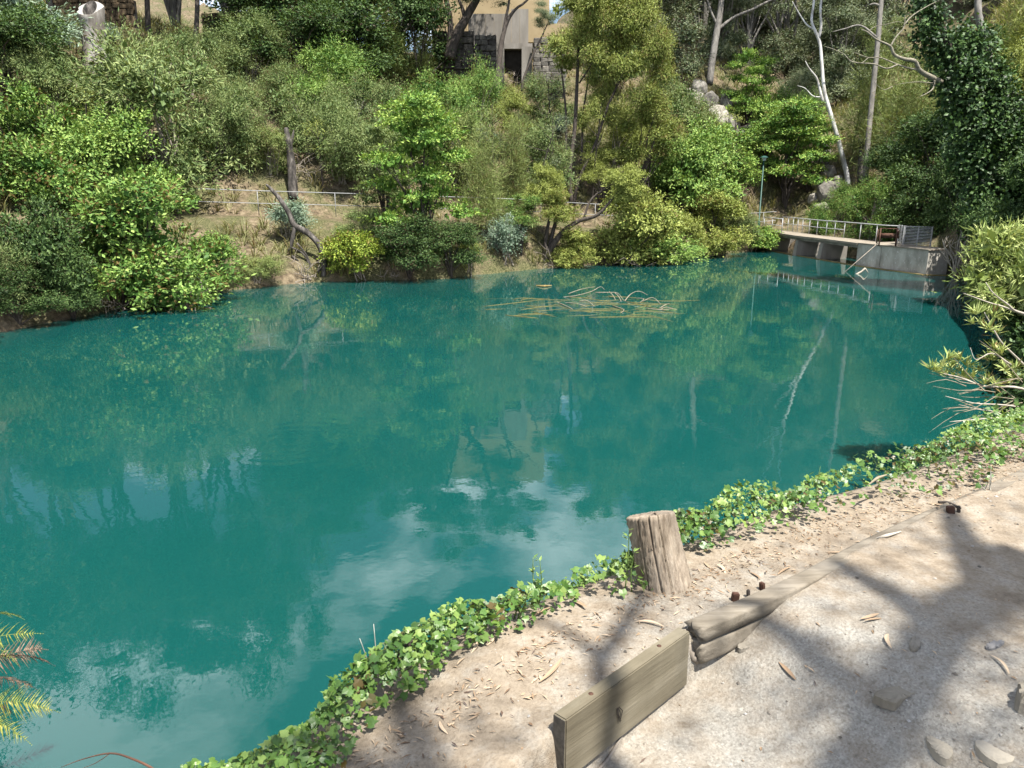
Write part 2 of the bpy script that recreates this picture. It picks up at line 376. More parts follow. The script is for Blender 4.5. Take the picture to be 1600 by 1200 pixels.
sv = np.unique(np.round(np.concatenate([np.linspace(-40, -1.5, 40), np.linspace(-1.5, 6.5, 270), np.linspace(6.5, 14, 40)]), 4))
nv = np.unique(np.round(np.concatenate([np.linspace(-40, -3, 30), np.linspace(-3, -.9, 60), np.linspace(-.9, .6, 110), np.linspace(.6, 4.6, 40)]), 4))
SS, NN = np.meshgrid(sv, nv)
ZZ = near_z(SS, NN); XX, YY = sn2xy(SS, NN)
NV = np.stack([XX, YY, ZZ], -1).reshape(-1, 3); b_ = len(sv)
i = np.arange(len(nv) - 1)[:, None] * b_; j = np.arange(b_ - 1)[None]
NF = np.stack([i + j, i + j + 1, i + b_ + j + 1, i + b_ + j], -1).reshape(-1, 4)
def path_material():
    m, n, l, b, o = mat('path_dirt')
    big = noise(n, l, .9, 4, .5, 'World'); med = noise(n, l, 9, 6, .65, 'World'); fin = noise(n, l, 70, 4, .7, 'World')
    g = n.new("ShaderNodeNewGeometry"); vo = n.new("ShaderNodeTexVoronoi"); vo.inputs['Scale'].default_value = 150; l.new(g.outputs['Position'], vo.inputs['Vector'])
    dirt = ramp(n, [(.25, (.17, .134, .096)), (.5, (.258, .212, .157)), (.75, (.33, .283, .222))], KA * 1.2); l.new(med.outputs['Fac'], dirt.inputs[0])
    grav = ramp(n, [(0, (.205, .19, .162)), (.35, (.275, .258, .222)), (.7, (.325, .306, .266)), (1, (.38, .36, .318))], KA * 1.1); l.new(vo.outputs['Color'], grav.inputs[0])
    # grey crushed stone lies in the low part of the path, tan dirt elsewhere
    sub = n.new("ShaderNodeVectorMath"); sub.operation = 'DISTANCE'; cx, cy = sn2xy(1.75, -.95); sub.inputs[1].default_value = (cx, cy, 2.9); l.new(g.outputs['Position'], sub.inputs[0])
    mr = n.new("ShaderNodeMapRange"); mr.inputs[1].default_value = .45; mr.inputs[2].default_value = 1.15; mr.inputs[3].default_value = .85; mr.inputs[4].default_value = .0; l.new(sub.outputs['Value'], mr.inputs[0])
    ad = n.new("ShaderNodeMath"); ad.operation = 'ADD'; l.new(mr.outputs[0], ad.inputs[0])
    nb = n.new("ShaderNodeMapRange"); nb.inputs[1].default_value = .3; nb.inputs[2].default_value = .7; nb.inputs[3].default_value = -.45; nb.inputs[4].default_value = .45; l.new(med.outputs['Fac'], nb.inputs[0]); l.new(nb.outputs[0], ad.inputs[1]); ad.use_clamp = True
    mm = n.new("ShaderNodeMixRGB"); l.new(ad.outputs[0], mm.inputs[0]); l.new(dirt.outputs[0], mm.inputs['Color1']); l.new(grav.outputs[0], mm.inputs['Color2'])
    fr = ramp(n, [(.3, (.74, .72, .70)), (.5, (1, 1, 1)), (.72, (1.14, 1.14, 1.14))]); l.new(fin.outputs['Fac'], fr.inputs[0])
    m3 = n.new("ShaderNodeMixRGB"); m3.blend_type = 'MULTIPLY'; m3.inputs[0].default_value = 1; l.new(mm.outputs[0], m3.inputs['Color1']); l.new(fr.outputs[0], m3.inputs['Color2'])
    l.new(m3.outputs[0], b.inputs['Base Color']); b.inputs['Roughness'].default_value = .95; b.inputs['Specular IOR Level'].default_value = .15
    ma = n.new("ShaderNodeMath"); ma.operation = 'ADD'; l.new(fin.outputs['Fac'], ma.inputs[0]); l.new(med.outputs['Fac'], ma.inputs[1])
    bump(n, l, b, ma.outputs[0], .7, .012)
    return m
kind(obj('path', mesh('path', NV, NF, path_material(), None, True)), 'structure')
def ng(x, y):
    s, n = xy2sn(x, y); return float(near_z(np.array(s), np.array(n)))
def nhit(px, py):
    """point of the near ground under photo pixel"""
    z = 3.0
    for _ in range(12):
        p = onz(px, py, z); z = ng(p[0], p[1])
    return np.array([p[0], p[1], z])

# ------------------------------------------------------------------ foliage
def leaves(C, D, N, L, W, rn, fold=.15):
    """rhombic leaves: base C, direction D, normal N, arrays"""
    S = np.cross(D, N); S /= np.linalg.norm(S, axis=1)[:, None] + 1e-9
    L = L[:, None]; W = W[:, None]
    a = C; t = C + D * L; m = C + D * L * .45 + N * L * fold * .3
    V = np.stack([a, m - S * W / 2, t, m + S * W / 2], 1).reshape(-1, 3)
    q = np.arange(len(C))[:, None] * 4 + np.array([[0, 1, 2, 3]])
    return V, q
def unit(v): return v / (np.linalg.norm(v, axis=-1)[..., None] + 1e-9)

def crown(seed, lobes, ncl, per, L, W, clr, up=.6, droop=0., shell=.6, flat=.7, under=-.6, cvar=.35, inner=True):
    g = np.random.default_rng(seed)
    lob = np.array(lobes, float)
    wgt = (lob[:, 3] * lob[:, 4] + lob[:, 5] * lob[:, 3]); wgt /= wgt.sum()
    k = g.choice(len(lob), ncl, p=wgt)
    d = unit(g.normal(0, 1, (ncl * 4, 3))); d = d[d[:, 2] > under][:ncl]
    if len(d) < ncl: k = k[:len(d)]; ncl = len(d)
    fr = shell + (1.08 - shell) * g.random(ncl) ** .6
    fr = np.where(g.random(ncl) < .16, fr * (1.08 + .3 * g.random(ncl)), fr)      # stray shoots
    c = lob[k, :3] + d * lob[k, 3:6] * fr[:, None] + g.normal(0, .06, (ncl, 3)) * lob[k, 3:4]
    cr = g.random(ncl)
    out = d.copy()
    n = ncl * per
    ci = np.repeat(np.arange(ncl), per)
    csz = (.6 + .8 * g.random(ncl))[ci][:, None]
    off = g.normal(0, 1, (n, 3)) * clr * csz * np.array([1, 1, flat])
    pos = c[ci] + off
    D = unit(unit(off) * .8 + out[ci] * .5 + g.normal(0, .5, (n, 3)) + np.array([0, 0, -droop]))
    N = unit(g.normal(0, .42, (n, 3)) + out[ci] * .75 + np.array([.1, -.15, up * .75]))
    N = unit(N - D * (N * D).sum(1)[:, None])
    l = L * (.5 + .9 * g.random(n) ** 1.3); ww = W * (.7 + .6 * g.random(n))
    V, q = leaves(pos - D * l[:, None] * .4, D, N, l, ww, None)
    ni = max(60, n // 9)                                       # broad dark leaves added inside the crown to block light
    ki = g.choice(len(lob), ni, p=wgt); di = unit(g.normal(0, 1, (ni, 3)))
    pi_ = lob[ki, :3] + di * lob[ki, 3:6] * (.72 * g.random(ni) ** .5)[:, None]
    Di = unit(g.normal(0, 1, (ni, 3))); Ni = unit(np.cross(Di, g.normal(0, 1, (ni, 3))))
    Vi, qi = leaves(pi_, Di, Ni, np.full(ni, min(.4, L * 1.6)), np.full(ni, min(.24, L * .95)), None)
    rnd = np.clip(.5 + cvar * (cr[ci] - .5) * 1.6 + .9 * (g.random(n) - .5), 0, 1)  # wide leaf-to-leaf tone spread also puts sparkling highlights into the colour
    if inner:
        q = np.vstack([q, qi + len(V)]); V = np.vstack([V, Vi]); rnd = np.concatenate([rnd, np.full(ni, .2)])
    return V, q, rnd, c

def stems(seed, targets, base_r, n=9, h0=0, roots=1, spread=.2, crook=.12):
    """trunk(s) from the origin that fork towards targets"""
    g = np.random.default_rng(seed); mb = MB()
    idx = g.choice(len(targets), min(n, len(targets)), replace=False)
    for q, i in enumerate(idx):
        t = targets[i]; ln = np.linalg.norm(t)
        b = np.array([g.normal(0, spread), g.normal(0, spread), -.25]) if roots > 1 else np.array([0, 0, -.3])
        mid1 = b * .7 + t * .3 * np.array([.5, .5, 1.25]) + g.normal(0, crook, 3) * ln * .3
        mid2 = t * .66 * np.array([.85, .85, 1.1]) + g.normal(0, crook, 3) * ln * .3
        mb.tube([b, mid1, mid2, t], [base_r, base_r * .7, base_r * .42, base_r * .12], 5, 3, False)
    return mb

PROTO = {}
def proto(kindname, var, W0, H0, lobes, ncl, per, L, Wd, clr, leaf, barkm, base_r, nst=9, roots=1, **kw):
    sd = abs(hash((kindname, var))) % 100000 if False else (sum(map(ord, kindname)) * 31 + var * 977)
    V, q, r, c = crown(sd, lobes, ncl, per, L, Wd, clr, **kw)
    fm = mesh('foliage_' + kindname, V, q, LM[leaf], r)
    st = stems(sd + 1, c, base_r, nst, roots=roots).build('stems_' + kindname, barkm, True)
    PROTO.setdefault(kindname, []).append((fm, st, W0, H0))

def lob(seed, n, W, H, z0, r0, r1, flatz=.75):
    g = np.random.default_rng(seed); out = []
    for k in range(n):
        a = g.random() * 6.283; rr = (W / 2 - r0 * .6) * math.sqrt(g.random()); z = z0 + (H - z0 - r0 * flatz) * g.random()
        lim = math.sqrt(max(.15, 1 - ((z - z0) / (H - z0)) ** 2)); r = (r0 + (r1 - r0) * g.random()) * (.55 if g.random() < .35 else 1)
        out.append((rr * lim * math.cos(a), rr * lim * math.sin(a), max(z, r * flatz * .7), r, r, r * flatz))
    return out
for v in range(3):
    proto('broad', v, 5, 4.4, lob(10 + v, 15, 5, 4.4, .25, .75, 1.3), 290, 46, .17, .08, .19, 'broad', M_bark, .07, 14, 3)
for v in range(3):
    proto('fine', v, 5, 4.2, lob(30 + v, 15, 5, 4.2, .25, .75, 1.25, .9), 340, 52, .15, .036, .19, 'fine', M_twig, .05, 16, 3, up=.35, flat=1.0, shell=.45, cvar=.45)
for v in range(2):
    proto('pale', v, 2, 1.9, lob(50 + v, 7, 2, 1.9, .5, .4, .6, .9), 150, 30, .12, .03, .12, 'pale', M_twig, .03, 9, 2, up=.3, flat=1.0, shell=.4)
for v in range(2):
    g = np.random.default_rng(70 + v); lb = []
    for k in range(17):
        z = 1.5 + 4.2 * (k / 16) ; a = k * 2.4 + g.random(); rr = (1.9 * math.sqrt(max(0.04, 1 - ((z - 2.2) / 3.9) ** 2))) * (.35 + .65 * g.random()); r = .75 + .35 * g.random()
        lb.append((rr * math.cos(a), rr * math.sin(a), z, r, r, r * .34))
    proto('layer', v, 4.6, 6.1, lb, 300, 40, .17, .065, .19, 'layer', M_bark, .09, 12, 1, flat=.35, up=1.1, shell=.5, under=-.2)
for v in range(2):
    proto('yellow', v, 3, 2.6, lob(90 + v, 9, 3, 2.6, .5, .5, .85, .8), 240, 30, .15, .07, .15, 'yellow', M_twig, .04, 10, 2)
for v in range(2):
    lb = lob(110 + v, 12, 5.5, 8.5, 4.0, .7, 1.3, .8)
    proto('wattle', v, 6, 8.6, lb, 380, 34, .19, .045, .23, 'wattle', M_bark, .09, 13, 1, droop=.35, up=.35, flat=.8, shell=.35)
for v in range(2):
    lb = [(0.25 * math.sin(k * 2.1), .25 * math.cos(k * 1.7), 1.0 + k * .5, max(.25, .95 - .08 * k), max(.25, .95 - .08 * k), .7) for k in range(9)]
    proto('case', v, 2.2, 5.6, lb, 300, 36, .30, .016, .17, 'case', M_bark, .05, 5, 1, inner=False, droop=-.5, up=.1, flat=1.6, shell=.2, under=-.8)
for v in range(3):
    g = np.random.default_rng(130 + v); lb = []
    for k in range(15):
        a = g.random() * 6.283; z = 7 + 8.5 * g.random(); rr = 3.6 * math.sqrt(g.random()); r = .9 + 1.0 * g.random()
        lb.append((rr * math.cos(a), rr * math.sin(a), z, r, r, r * .65))
    proto('gum', v, 9.5, 16.5, lb, 420, 26, .36, .07, .42, 'gum', M_barkgrey, .2, 11, 1, droop=1.2, up=.1, flat=.8, shell=.3)
for v in range(2):
    proto('dark', v, 6, 6.5, lob(150 + v, 13, 6, 6.5, 1.6, .9, 1.6, .8), 400, 30, .2, .085, .26, 'dark', M_bark, .1, 10, 1)
for v in range(2):
    proto('scrub', v, 4, 3.4, lob(170 + v, 9, 4, 3.4, .4, .6, 1.0, .8), 240, 26, .22, .06, .22, 'gum', M_twig, .04, 9, 2, up=.3, flat=.9, shell=.4)

def plant(kd, name, label, cat, loc, wid, hei, var=None, group=None, leaf=None, rot=None, dy=None):
    pr = PROTO[kd]; v = (int(abs(loc[0] * 13 + loc[1] * 7)) if var is None else var) % len(pr)
    fm, st, W0, H0 = pr[v]
    sx = wid / W0; sz = hei / H0
    tree = cat == 'tree'
    o = thing(name, label, cat, tuple(loc), group, (0, 0, rng.random() * 6.28 if rot is None else rot), (sx, sx if dy is None else sx * dy, sz))
    fo = obj('crown' if tree else 'foliage', fm, o); obj('trunk' if tree else 'stems', st, o)
    if leaf:
        fo.material_slots[0].link = 'OBJECT'; fo.material_slots[0].material = LM[leaf]
    return o
def bush(kd, px, pyb, wpx, hpx, label, name='bush', cat='bush', t=None, **kw):
    """a plant whose foot stands at photo pixel (px,pyb)"""
    p = P(px, pyb, t) if t else hit(px, pyb)
    if p is None: p = P(px, pyb, 60)
    if t: p = np.array([p[0], p[1], p[2]])
    d = depth(p)
    return plant(kd, name, label, cat, p, wpx * d / F, hpx * d / F, **kw)

# ------------------------------------------------------------------ plants of the far bank (photo pixels: foot x, foot y, width, height)
B = bush
B('broad', 228, 484, 265, 192, 'large bright green bush overhanging the water at the left bank, right of the black gap', var=0, dy=.8)
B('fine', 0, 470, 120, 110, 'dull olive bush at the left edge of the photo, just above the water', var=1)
B('broad', 95, 470, 170, 190, 'shrub with shade-dark leaves beside the black gap on the left bank', leaf='dark', var=1)  # dark leaf override puts the gap's shade into the colour
B('broad', 60, 415, 210, 190, 'leafy green shrub at the left edge above the olive waterside bush', var=2)
B('broad', 45, 300, 190, 190, 'green rounded shrub at the left edge, level with the foot of the pale tree stump', var=1)
B('broad', 165, 345, 190, 160, 'green shrub filling the slope left of where the railing begins', var=0)
B('fine', 262, 300, 275, 225, 'biggest grey-green bush, right below the pale tree stump', var=0)
B('fine', 85, 205, 130, 130, 'feathery olive-green bush just left of the pale tree stump', var=2)
B('pale', 35, 100, 170, 120, 'bluish green bush in the top left corner', var=0)
B('dark', 15, 170, 190, 150, 'dark bush standing in for the black gap in the top left corner under the bluish one', var=0)  # dark leaves stand in for the shade of the hollow
B('fine', 345, 262, 130, 130, 'light green bush on the right shoulder of the biggest grey-green bush', var=1)
B('fine', 300, 150, 120, 105, 'small green bush at the foot of the thin dark trunk', var=2)
B('fine', 395, 130, 130, 100, 'dull olive bush on the bare slope right of the thin dark trunk', var=0)
B('fine', 485, 240, 130, 120, 'thin grey-green bush behind the burnt upright stump', var=1)
B('fine', 535, 280, 120, 130, 'grassy green bush right of the burnt upright stump, just above the railing', var=2)
B('fine', 520, 190, 165, 115, 'dense mid-green bush in front of the dark trees, centre left of the slope', var=0, leaf='broad')
B('fine', 590, 215, 110, 100, 'green bush between the dark trees and the layered yellow-green tree', var=1)
B('dark', 420, 95, 190, 150, 'dark conifer at the top of the slope, nearest the thin dark trunk', 'conifer_tree', 'tree', var=0)
B('dark', 500, 110, 200, 190, 'dark dense tree at the top of the slope above the mid-green bush', 'evergreen_tree', 'tree', var=1)
B('dark', 580, 120, 180, 190, 'dark dense tree left of the drooping olive conifer', 'evergreen_tree', 'tree', var=0)
B('dark', 655, 150, 150, 180, 'dark bluish tree left of the forked trunk by the building', 'evergreen_tree', 'tree', var=1)
B('case', 607, 140, 75, 150, 'drooping olive conifer in front of the dark trees', 'conifer_tree', 'tree', var=0)
B('case', 660, 150, 55, 90, 'small olive conifer left of the forked trunk', 'conifer_tree', 'tree', var=1)
B('fine', 690, 235, 140, 120, 'soft green bush below the dark stone retaining wall', leaf='broad', var=1)
B('fine', 745, 230, 90, 130, 'green bush at the foot of the leaning dark trunk by the building', leaf='broad', var=2)
B('layer', 662, 405, 165, 245, 'layered tree with bright yellow-green top, standing below the railing', 'layered_tree', 'tree', var=0)
B('layer', 605, 350, 90, 150, 'slim darker tree tucked left of the layered yellow-green tree', 'layered_tree', 'tree', var=1, leaf='fine')
B('case', 757, 372, 80, 175, 'wispy young conifer with thin black trunk right of the layered tree', 'conifer_tree', 'tree', var=0)
B('case', 800, 330, 70, 140, 'second wispy young conifer, in front of the small round yellow-green bush', 'conifer_tree', 'tree', var=1)
B('yellow', 560, 432, 90, 82, 'vivid yellow-green bush at the waterline', var=0)
B('pale', 790, 405, 66, 72, 'blue-grey round bush at the waterline near the centre', var=1)
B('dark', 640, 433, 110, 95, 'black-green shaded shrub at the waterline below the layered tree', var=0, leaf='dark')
B('dark', 705, 432, 105, 85, 'dark ferny shrub at the waterline left of the blue-grey round bush', var=1)
B('yellow', 733, 428, 38, 50, 'small yellow fern clump at the waterline beside the dark ferny shrub', 'fern_clump', 'fern', var=1, leaf='wattle')
B('wattle', 812, 262, 85, 120, 'round yellow-green bush below the pillar of the building', var=0)
B('wattle', 815, 398, 90, 95, 'yellow-green shrub right of the blue-grey round bush', var=1, leaf='broad')
B('broad', 905, 418, 90, 60, 'low yellow-green shrub over the water beside the leaning trunks', var=0, leaf='wattle')
B('broad', 985, 412, 165, 140, 'spreading green bush over the water right of the leaning trunks', var=1, leaf='wattle')
B('broad', 1020, 408, 150, 80, 'dark green low bush at the waterline under the spreading green bush', var=2, leaf='broad')
B('wattle', 995, 330, 130, 175, 'yellow-green wattle on the slope right of the slender trunks', 'wattle_tree', 'tree', var=0)
B('wattle', 940, 330, 90, 100, 'thin yellow-green wattle among the slender trunks', 'wattle_tree', 'tree', var=1)
B('broad', 1075, 350, 150, 145, 'mid-green bush between the wattle and the boulders', var=0)
B('broad', 1110, 392, 120, 90, 'pale green bush above the bare bank left of the bridge', var=2, leaf='wattle')
B('yellow', 1175, 389, 70, 40, 'bright green low bush where the bridge meets the left bank', var=0, leaf='layer')
B('fine', 1150, 372, 80, 62, 'thin light bush in front of the lamp post', var=1)
B('fine', 1050, 250, 130, 120, 'olive bush left of the boulders', var=2)
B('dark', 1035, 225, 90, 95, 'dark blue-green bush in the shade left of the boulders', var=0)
B('dark', 960, 150, 90, 100, 'dark tree behind the tall wattle crown', 'evergreen_tree', 'tree', var=1)
B('layer', 1168, 205, 85, 118, 'dome-shaped dark green tree above the boulders', 'layered_tree', 'tree', var=1)
B('layer', 1226, 325, 125, 165, 'layered tree with yellow-green top right of the lamp post', 'layered_tree', 'tree', var=0)
B('layer', 1262, 300, 70, 120, 'smaller layered tree left of the white trunk', 'layered_tree', 'tree', var=1)
B('fine', 1365, 375, 110, 95, 'leafy bush behind the bridge railing', var=0, leaf='broad')
B('fine', 1300, 365, 70, 60, 'low bush behind the bridge piers', var=2, leaf='broad')
B('broad', 1425, 372, 110, 100, 'dark green bush behind the wire fence of the bridge', var=1, leaf='dark')
B('dark', 1440, 330, 150, 150, 'dark green tree behind the wire fence', 'evergreen_tree', 'tree', var=1)
B('dark', 1500, 400, 120, 190, 'dark shaded bush behind the bare white shrub', var=0)
B('case', 1350, 262, 90, 190, 'wispy pale green she-oak in front of the grey trunk', 'conifer_tree', 'tree', var=0)
B('case', 1405, 290, 110, 170, 'wispy she-oak drooping under the gnarled bare branch', 'conifer_tree', 'tree', var=1)
B('broad', 1385, 320, 90, 100, 'dark green bush behind the railing and right of the broken dark trunk', var=2, leaf='dark')
B('broad', 1462, 300, 110, 120, 'bush with yellow-tipped leaves left of the ivy-clad tree', var=0, leaf='broad')
B('fine', 1250, 190, 90, 80, 'grey-green scrub left of the white trunk', var=0, leaf='gum')

# second helping of scrub between the first bushes
B('fine', 175, 215, 110, 100, 'olive bush directly in front of the foot of the pale tree stump', var=1)
B('broad', 130, 300, 150, 130, 'green bush between the left edge and the biggest grey-green bush', var=1)
B('fine', 190, 400, 140, 110, 'dark green bush behind the top of the large bright waterside bush', var=2, leaf='broad')
B('broad', 330, 455, 110, 90, 'light green low bush at the right end of the large bright waterside bush', var=2)
B('fine', 370, 215, 100, 90, 'green feathery bush right of the biggest grey-green bush', var=0)
B('fine', 455, 175, 110, 80, 'grey-green bush on the bare slope below the dark conifer', var=2)
B('fine', 425, 270, 90, 70, 'grassy bush above the railing left of the burnt upright stump', var=0, leaf='case')
B('fine', 590, 282, 120, 110, 'olive bush above the railing left of the layered tree', var=2)
B('fine', 620, 260, 110, 90, 'green bush right behind the top of the layered tree', var=1, leaf='broad')
B('fine', 712, 285, 110, 110, 'soft green bush above the railing right of the layered tree', var=0, leaf='case')
B('fine', 730, 180, 90, 70, 'green bush under the dark stone retaining wall, left of the slim dark trunk', var=1, leaf='broad')
B('fine', 850, 200, 90, 80, 'dry olive bush below the grey stone retaining wall', var=0)
B('fine', 850, 295, 110, 110, 'dull green bush at the railing left of the slender wattle trunks', var=1)
B('broad', 800, 380, 70, 70, 'green bush above the blue-grey round bush', var=1, leaf='fine')
B('fine', 960, 265, 110, 110, 'olive green bush behind the slender wattle trunks', var=2, leaf='wattle')
B('broad', 1050, 300, 130, 110, 'leafy green bush in the middle of the slope left of the lamp post', var=1, leaf='broad')
B('broad', 1130, 290, 110, 90, 'light green bush below the boulders', var=2, leaf='layer')
B('fine', 1095, 250, 90, 70, 'pale green bush at the left foot of the boulders', var=0, leaf='wattle')
B('broad', 1200, 250, 90, 90, 'green bush right of the boulders', var=0, leaf='layer')
B('broad', 1060, 400, 90, 70, 'leafy green bush at the waterline left of the bare bank', var=0, leaf='wattle')
B('fine', 1235, 225, 90, 90, 'olive tree-like bush left of the white trunk, above the layered tree', var=1, leaf='broad')
B('fine', 1400, 235, 120, 110, 'soft olive bush behind the pale weathered trunk', var=2, leaf='case')
B('fine', 1440, 200, 130, 130, 'soft olive bush left of the ivy-clad tree', var=0, leaf='case')
B('fine', 1330, 340, 70, 60, 'green bush at the foot of the grey gum tree', var=1, leaf='broad')
B('broad', 1450, 350, 110, 90, 'dark leafy bush right behind the end of the wire fence', var=1, leaf='dark')
B('fine', 650, 395, 130, 60, 'green undergrowth at the foot of the layered tree', var=1, leaf='broad')
B('fine', 400, 440, 80, 45, 'low grassy bush at the waterline left of the leaning dead log', var=1, leaf='case')
B('fine', 570, 372, 80, 45, 'dry pale bush above the vivid yellow-green bush', var=0)

B('dark', 455, 62, 200, 190, 'added shade-filling dark tree behind the dark conifer at the top of the slope', 'evergreen_tree', 'tree', var=1)  # dark trees added behind to close sky gaps and deepen the shade
B('dark', 545, 78, 200, 210, 'added shade-filling dark tree in the middle of the dark stand at the top of the slope', 'evergreen_tree', 'tree', var=0)
B('dark', 625, 88, 170, 210, 'added shade-filling dark tree at the right end of the dark stand, beside the building', 'evergreen_tree', 'tree', var=1)
B('dark', 470, 130, 150, 120, 'dark shaded undergrowth below the dark conifer', var=0)
B('dark', 560, 145, 150, 110, 'dark shaded undergrowth left of the drooping olive conifer', var=1)
B('dark', 115, 500, 90, 110, 'dark bush standing in for the shade at the water in the gap left of the large bright bush', var=0)  # this dark bush and the next stand in for black bank shade
B('dark', 30, 505, 120, 90, 'dark bush standing in for the shade at the water under the olive bush of the left edge', var=1)

# tall wattle with slender dark trunks rising from the path
def tree_custom(name, label, cat, base, trunks, crowns, bark, leafkind, group=None):
    """trunks: list of (list of (px,py,t), radii); crowns: (kind,px,py,t,wpx,hpx,leaf) foliage masses on the limbs"""
    o = thing(name, label, cat, tuple(base), group)
    for pts, rad in trunks:
        mb = MB(); mb.tube([P(*q) - base for q in pts], rad, 8, 4, True, .04)
        obj('trunk' if (pts, rad) == trunks[0] else 'limb', mb.build('trunk', bark, True), o)
    for (kd, px, py, t, wp, hp, lf) in crowns:
        fm, st, W0, H0 = PROTO[kd][int(px) % len(PROTO[kd])]
        p = P(px, py, t) - base
        sx = wp * t / F / W0; sz = hp * t / F / H0
        f = obj('crown', fm, o, tuple(p), (0, 0, (px * 1.7) % 6.28), (sx, sx, sz))
        if lf: f.material_slots[0].link = 'OBJECT'; f.material_slots[0].material = LM[lf]
    return o
b0 = hit(893, 318); d0 = depth(b0)
tree_custom('wattle_tree', 'tall slender wattle with several dark trunks and yellow-green crown right of the building', 'tree', b0,
  [([(893, 320, d0), (890, 270, d0), (898, 200, d0), (902, 120, d0), (905, 60, d0), (915, -20, d0)], [.17, .15, .13, .11, .08, .04]),
   ([(896, 322, d0), (905, 280, d0 - .3), (930, 225, d0 - .4), (950, 165, d0 - .5), (975, 110, d0 - .6), (985, 60, d0 - .6)], [.12, .11, .09, .08, .05, .03]),
   ([(890, 320, d0 + .3), (882, 270, d0 + .3), (885, 200, d0 + .6), (880, 130, d0 + .6), (870, 70, d0 + .6)], [.1, .09, .08, .06, .03]),
   ([(898, 318, d0 + .3), (908, 250, d0 + .6), (912, 170, d0 + .8), (925, 100, d0 + .8), (940, 40, d0 + .8)], [.09, .08, .07, .05, .03]),
   ([(905, 130, d0), (930, 95, d0 - .5), (965, 70, d0 - 1)], [.06, .04, .02])],
  [('wattle', 905, 205, d0, 130, 210, None), ('wattle', 962, 225, d0 - 1, 125, 230, None), ('wattle', 1002, 255, d0 - .5, 100, 200, None), ('wattle', 935, 290, d0 + 1, 80, 190, None), ('wattle', 880, 160, d0 + 1, 90, 180, None), ('wattle', 945, 140, d0 + 1, 150, 220, None), ('wattle', 985, 175, d0, 120, 200, None)], M_bark, 'wattle')
# leaning trunks at the water with the branch that reaches right
b0 = hit(852, 402); d0 = depth(b0)
tree_custom('leaning_tree', 'dark multi-stemmed tree leaning out from the waterline near the centre', 'tree', b0,
  [([(852, 405, d0), (862, 385, d0), (880, 362, d0), (905, 345, d0), (935, 335, d0 - .3), (965, 300, d0 - .5), (990, 270, d0 - .6)], [.2, .19, .16, .12, .09, .06, .03]),
   ([(850, 405, d0), (852, 380, d0), (858, 345, d0), (866, 330, d0)], [.12, .11, .09, .05]),
   ([(855, 405, d0), (862, 370, d0 + .2), (870, 338, d0 + .2), (872, 310, d0)], [.13, .12, .1, .05]),
   ([(912, 342, d0), (925, 310, d0), (960, 285, d0), (975, 265, d0)], [.07, .06, .04, .02])],
  [('broad', 870, 348, d0, 70, 50, 'wattle'), ('broad', 858, 320, d0 + .5, 60, 60, 'wattle'), ('broad', 985, 315, d0 - .3, 80, 70, 'wattle')], M_bark, 'wattle')

# eucalypts with readable trunks
def gumtree(name, label, trunks, crowns, bark, basepx, t=None):
    b = hit(*basepx)
    d = t or depth(b)
    b = P(basepx[0], basepx[1], d)
    tr = [([(q[0], q[1], d + (q[2] if len(q) > 2 else 0)) for q in pts], rad) for pts, rad in trunks]
    return tree_custom(name, label, 'tree', b, tr, [(k, px, py, d + dt, a, bb, lf) for (k, px, py, dt, a, bb, lf) in crowns], bark, None)
gumtree('gum_tree', 'white-barked gum tree with long bare leaning trunk beyond the bridge',
  [([(1326, 290), (1322, 268), (1310, 220), (1299, 182), (1288, 142), (1284, 100), (1281, 68), (1273, 47), (1268, 30), (1272, -10), (1262, -70), (1250, -150)], [.24, .2, .175, .16, .14, .13, .12, .11, .1, .09, .07, .04]),
   ([(1279, 60), (1283, 40), (1282, 10), (1290, -40), (1300, -110)], [.12, .11, .1, .08, .04]),
   ([(1286, 160), (1281, 140), (1276, 122), (1265, 108), (1258, 95)], [.11, .1, .08, .06, .03]),
   ([(1273, 47), (1260, 38), (1248, 20), (1238, 2)], [.07, .06, .05, .02]),
   ([(1284, 152), (1270, 150), (1258, 138), (1246, 134)], [.05, .045, .03, .02])],
  [('gum', 1255, -60, 0, 130, 230, None), ('gum', 1300, -60, 1, 120, 200, None)], M_barkwhite, (1326, 288))
gumtree('gum_tree', 'grey straight-trunked gum tree right of the white-barked one',
  [([(1350, 300), (1354, 250), (1358, 200), (1366, 120), (1371, 70), (1377, 0), (1385, -90), (1390, -180)], [.24, .21, .2, .195, .19, .18, .14, .07]),
   ([(1377, 10), (1366, 6), (1358, 8)], [.1, .08, .05]), ([(1371, 60), (1345, 40), (1320, 45), (1300, 50)], [.1, .07, .05, .02])],
  [('gum', 1385, -90, 0, 190, 260, None), ('gum', 1340, -60, 1, 130, 170, None)], M_barkgrey, (1350, 296))
gumtree('broken_tree', 'short broken dark trunk standing in front of the grey gum tree',
  [([(1347, 292), (1346, 260), (1348, 235), (1343, 216)], [.34, .32, .28, .16]), ([(1348, 240), (1354, 228), (1357, 216)], [.15, .12, .04])], [], M_burnt, (1347, 288))
gumtree('gum_tree', 'pale weathered trunk leaning left, right of the broken dark trunk',
  [([(1394, 262), (1388, 235), (1380, 205), (1373, 180), (1366, 150), (1362, 110)], [.22, .2, .18, .15, .11, .06])], [('gum', 1366, 160, 1, 70, 120, 'case')], M_barkgrey, (1394, 258))
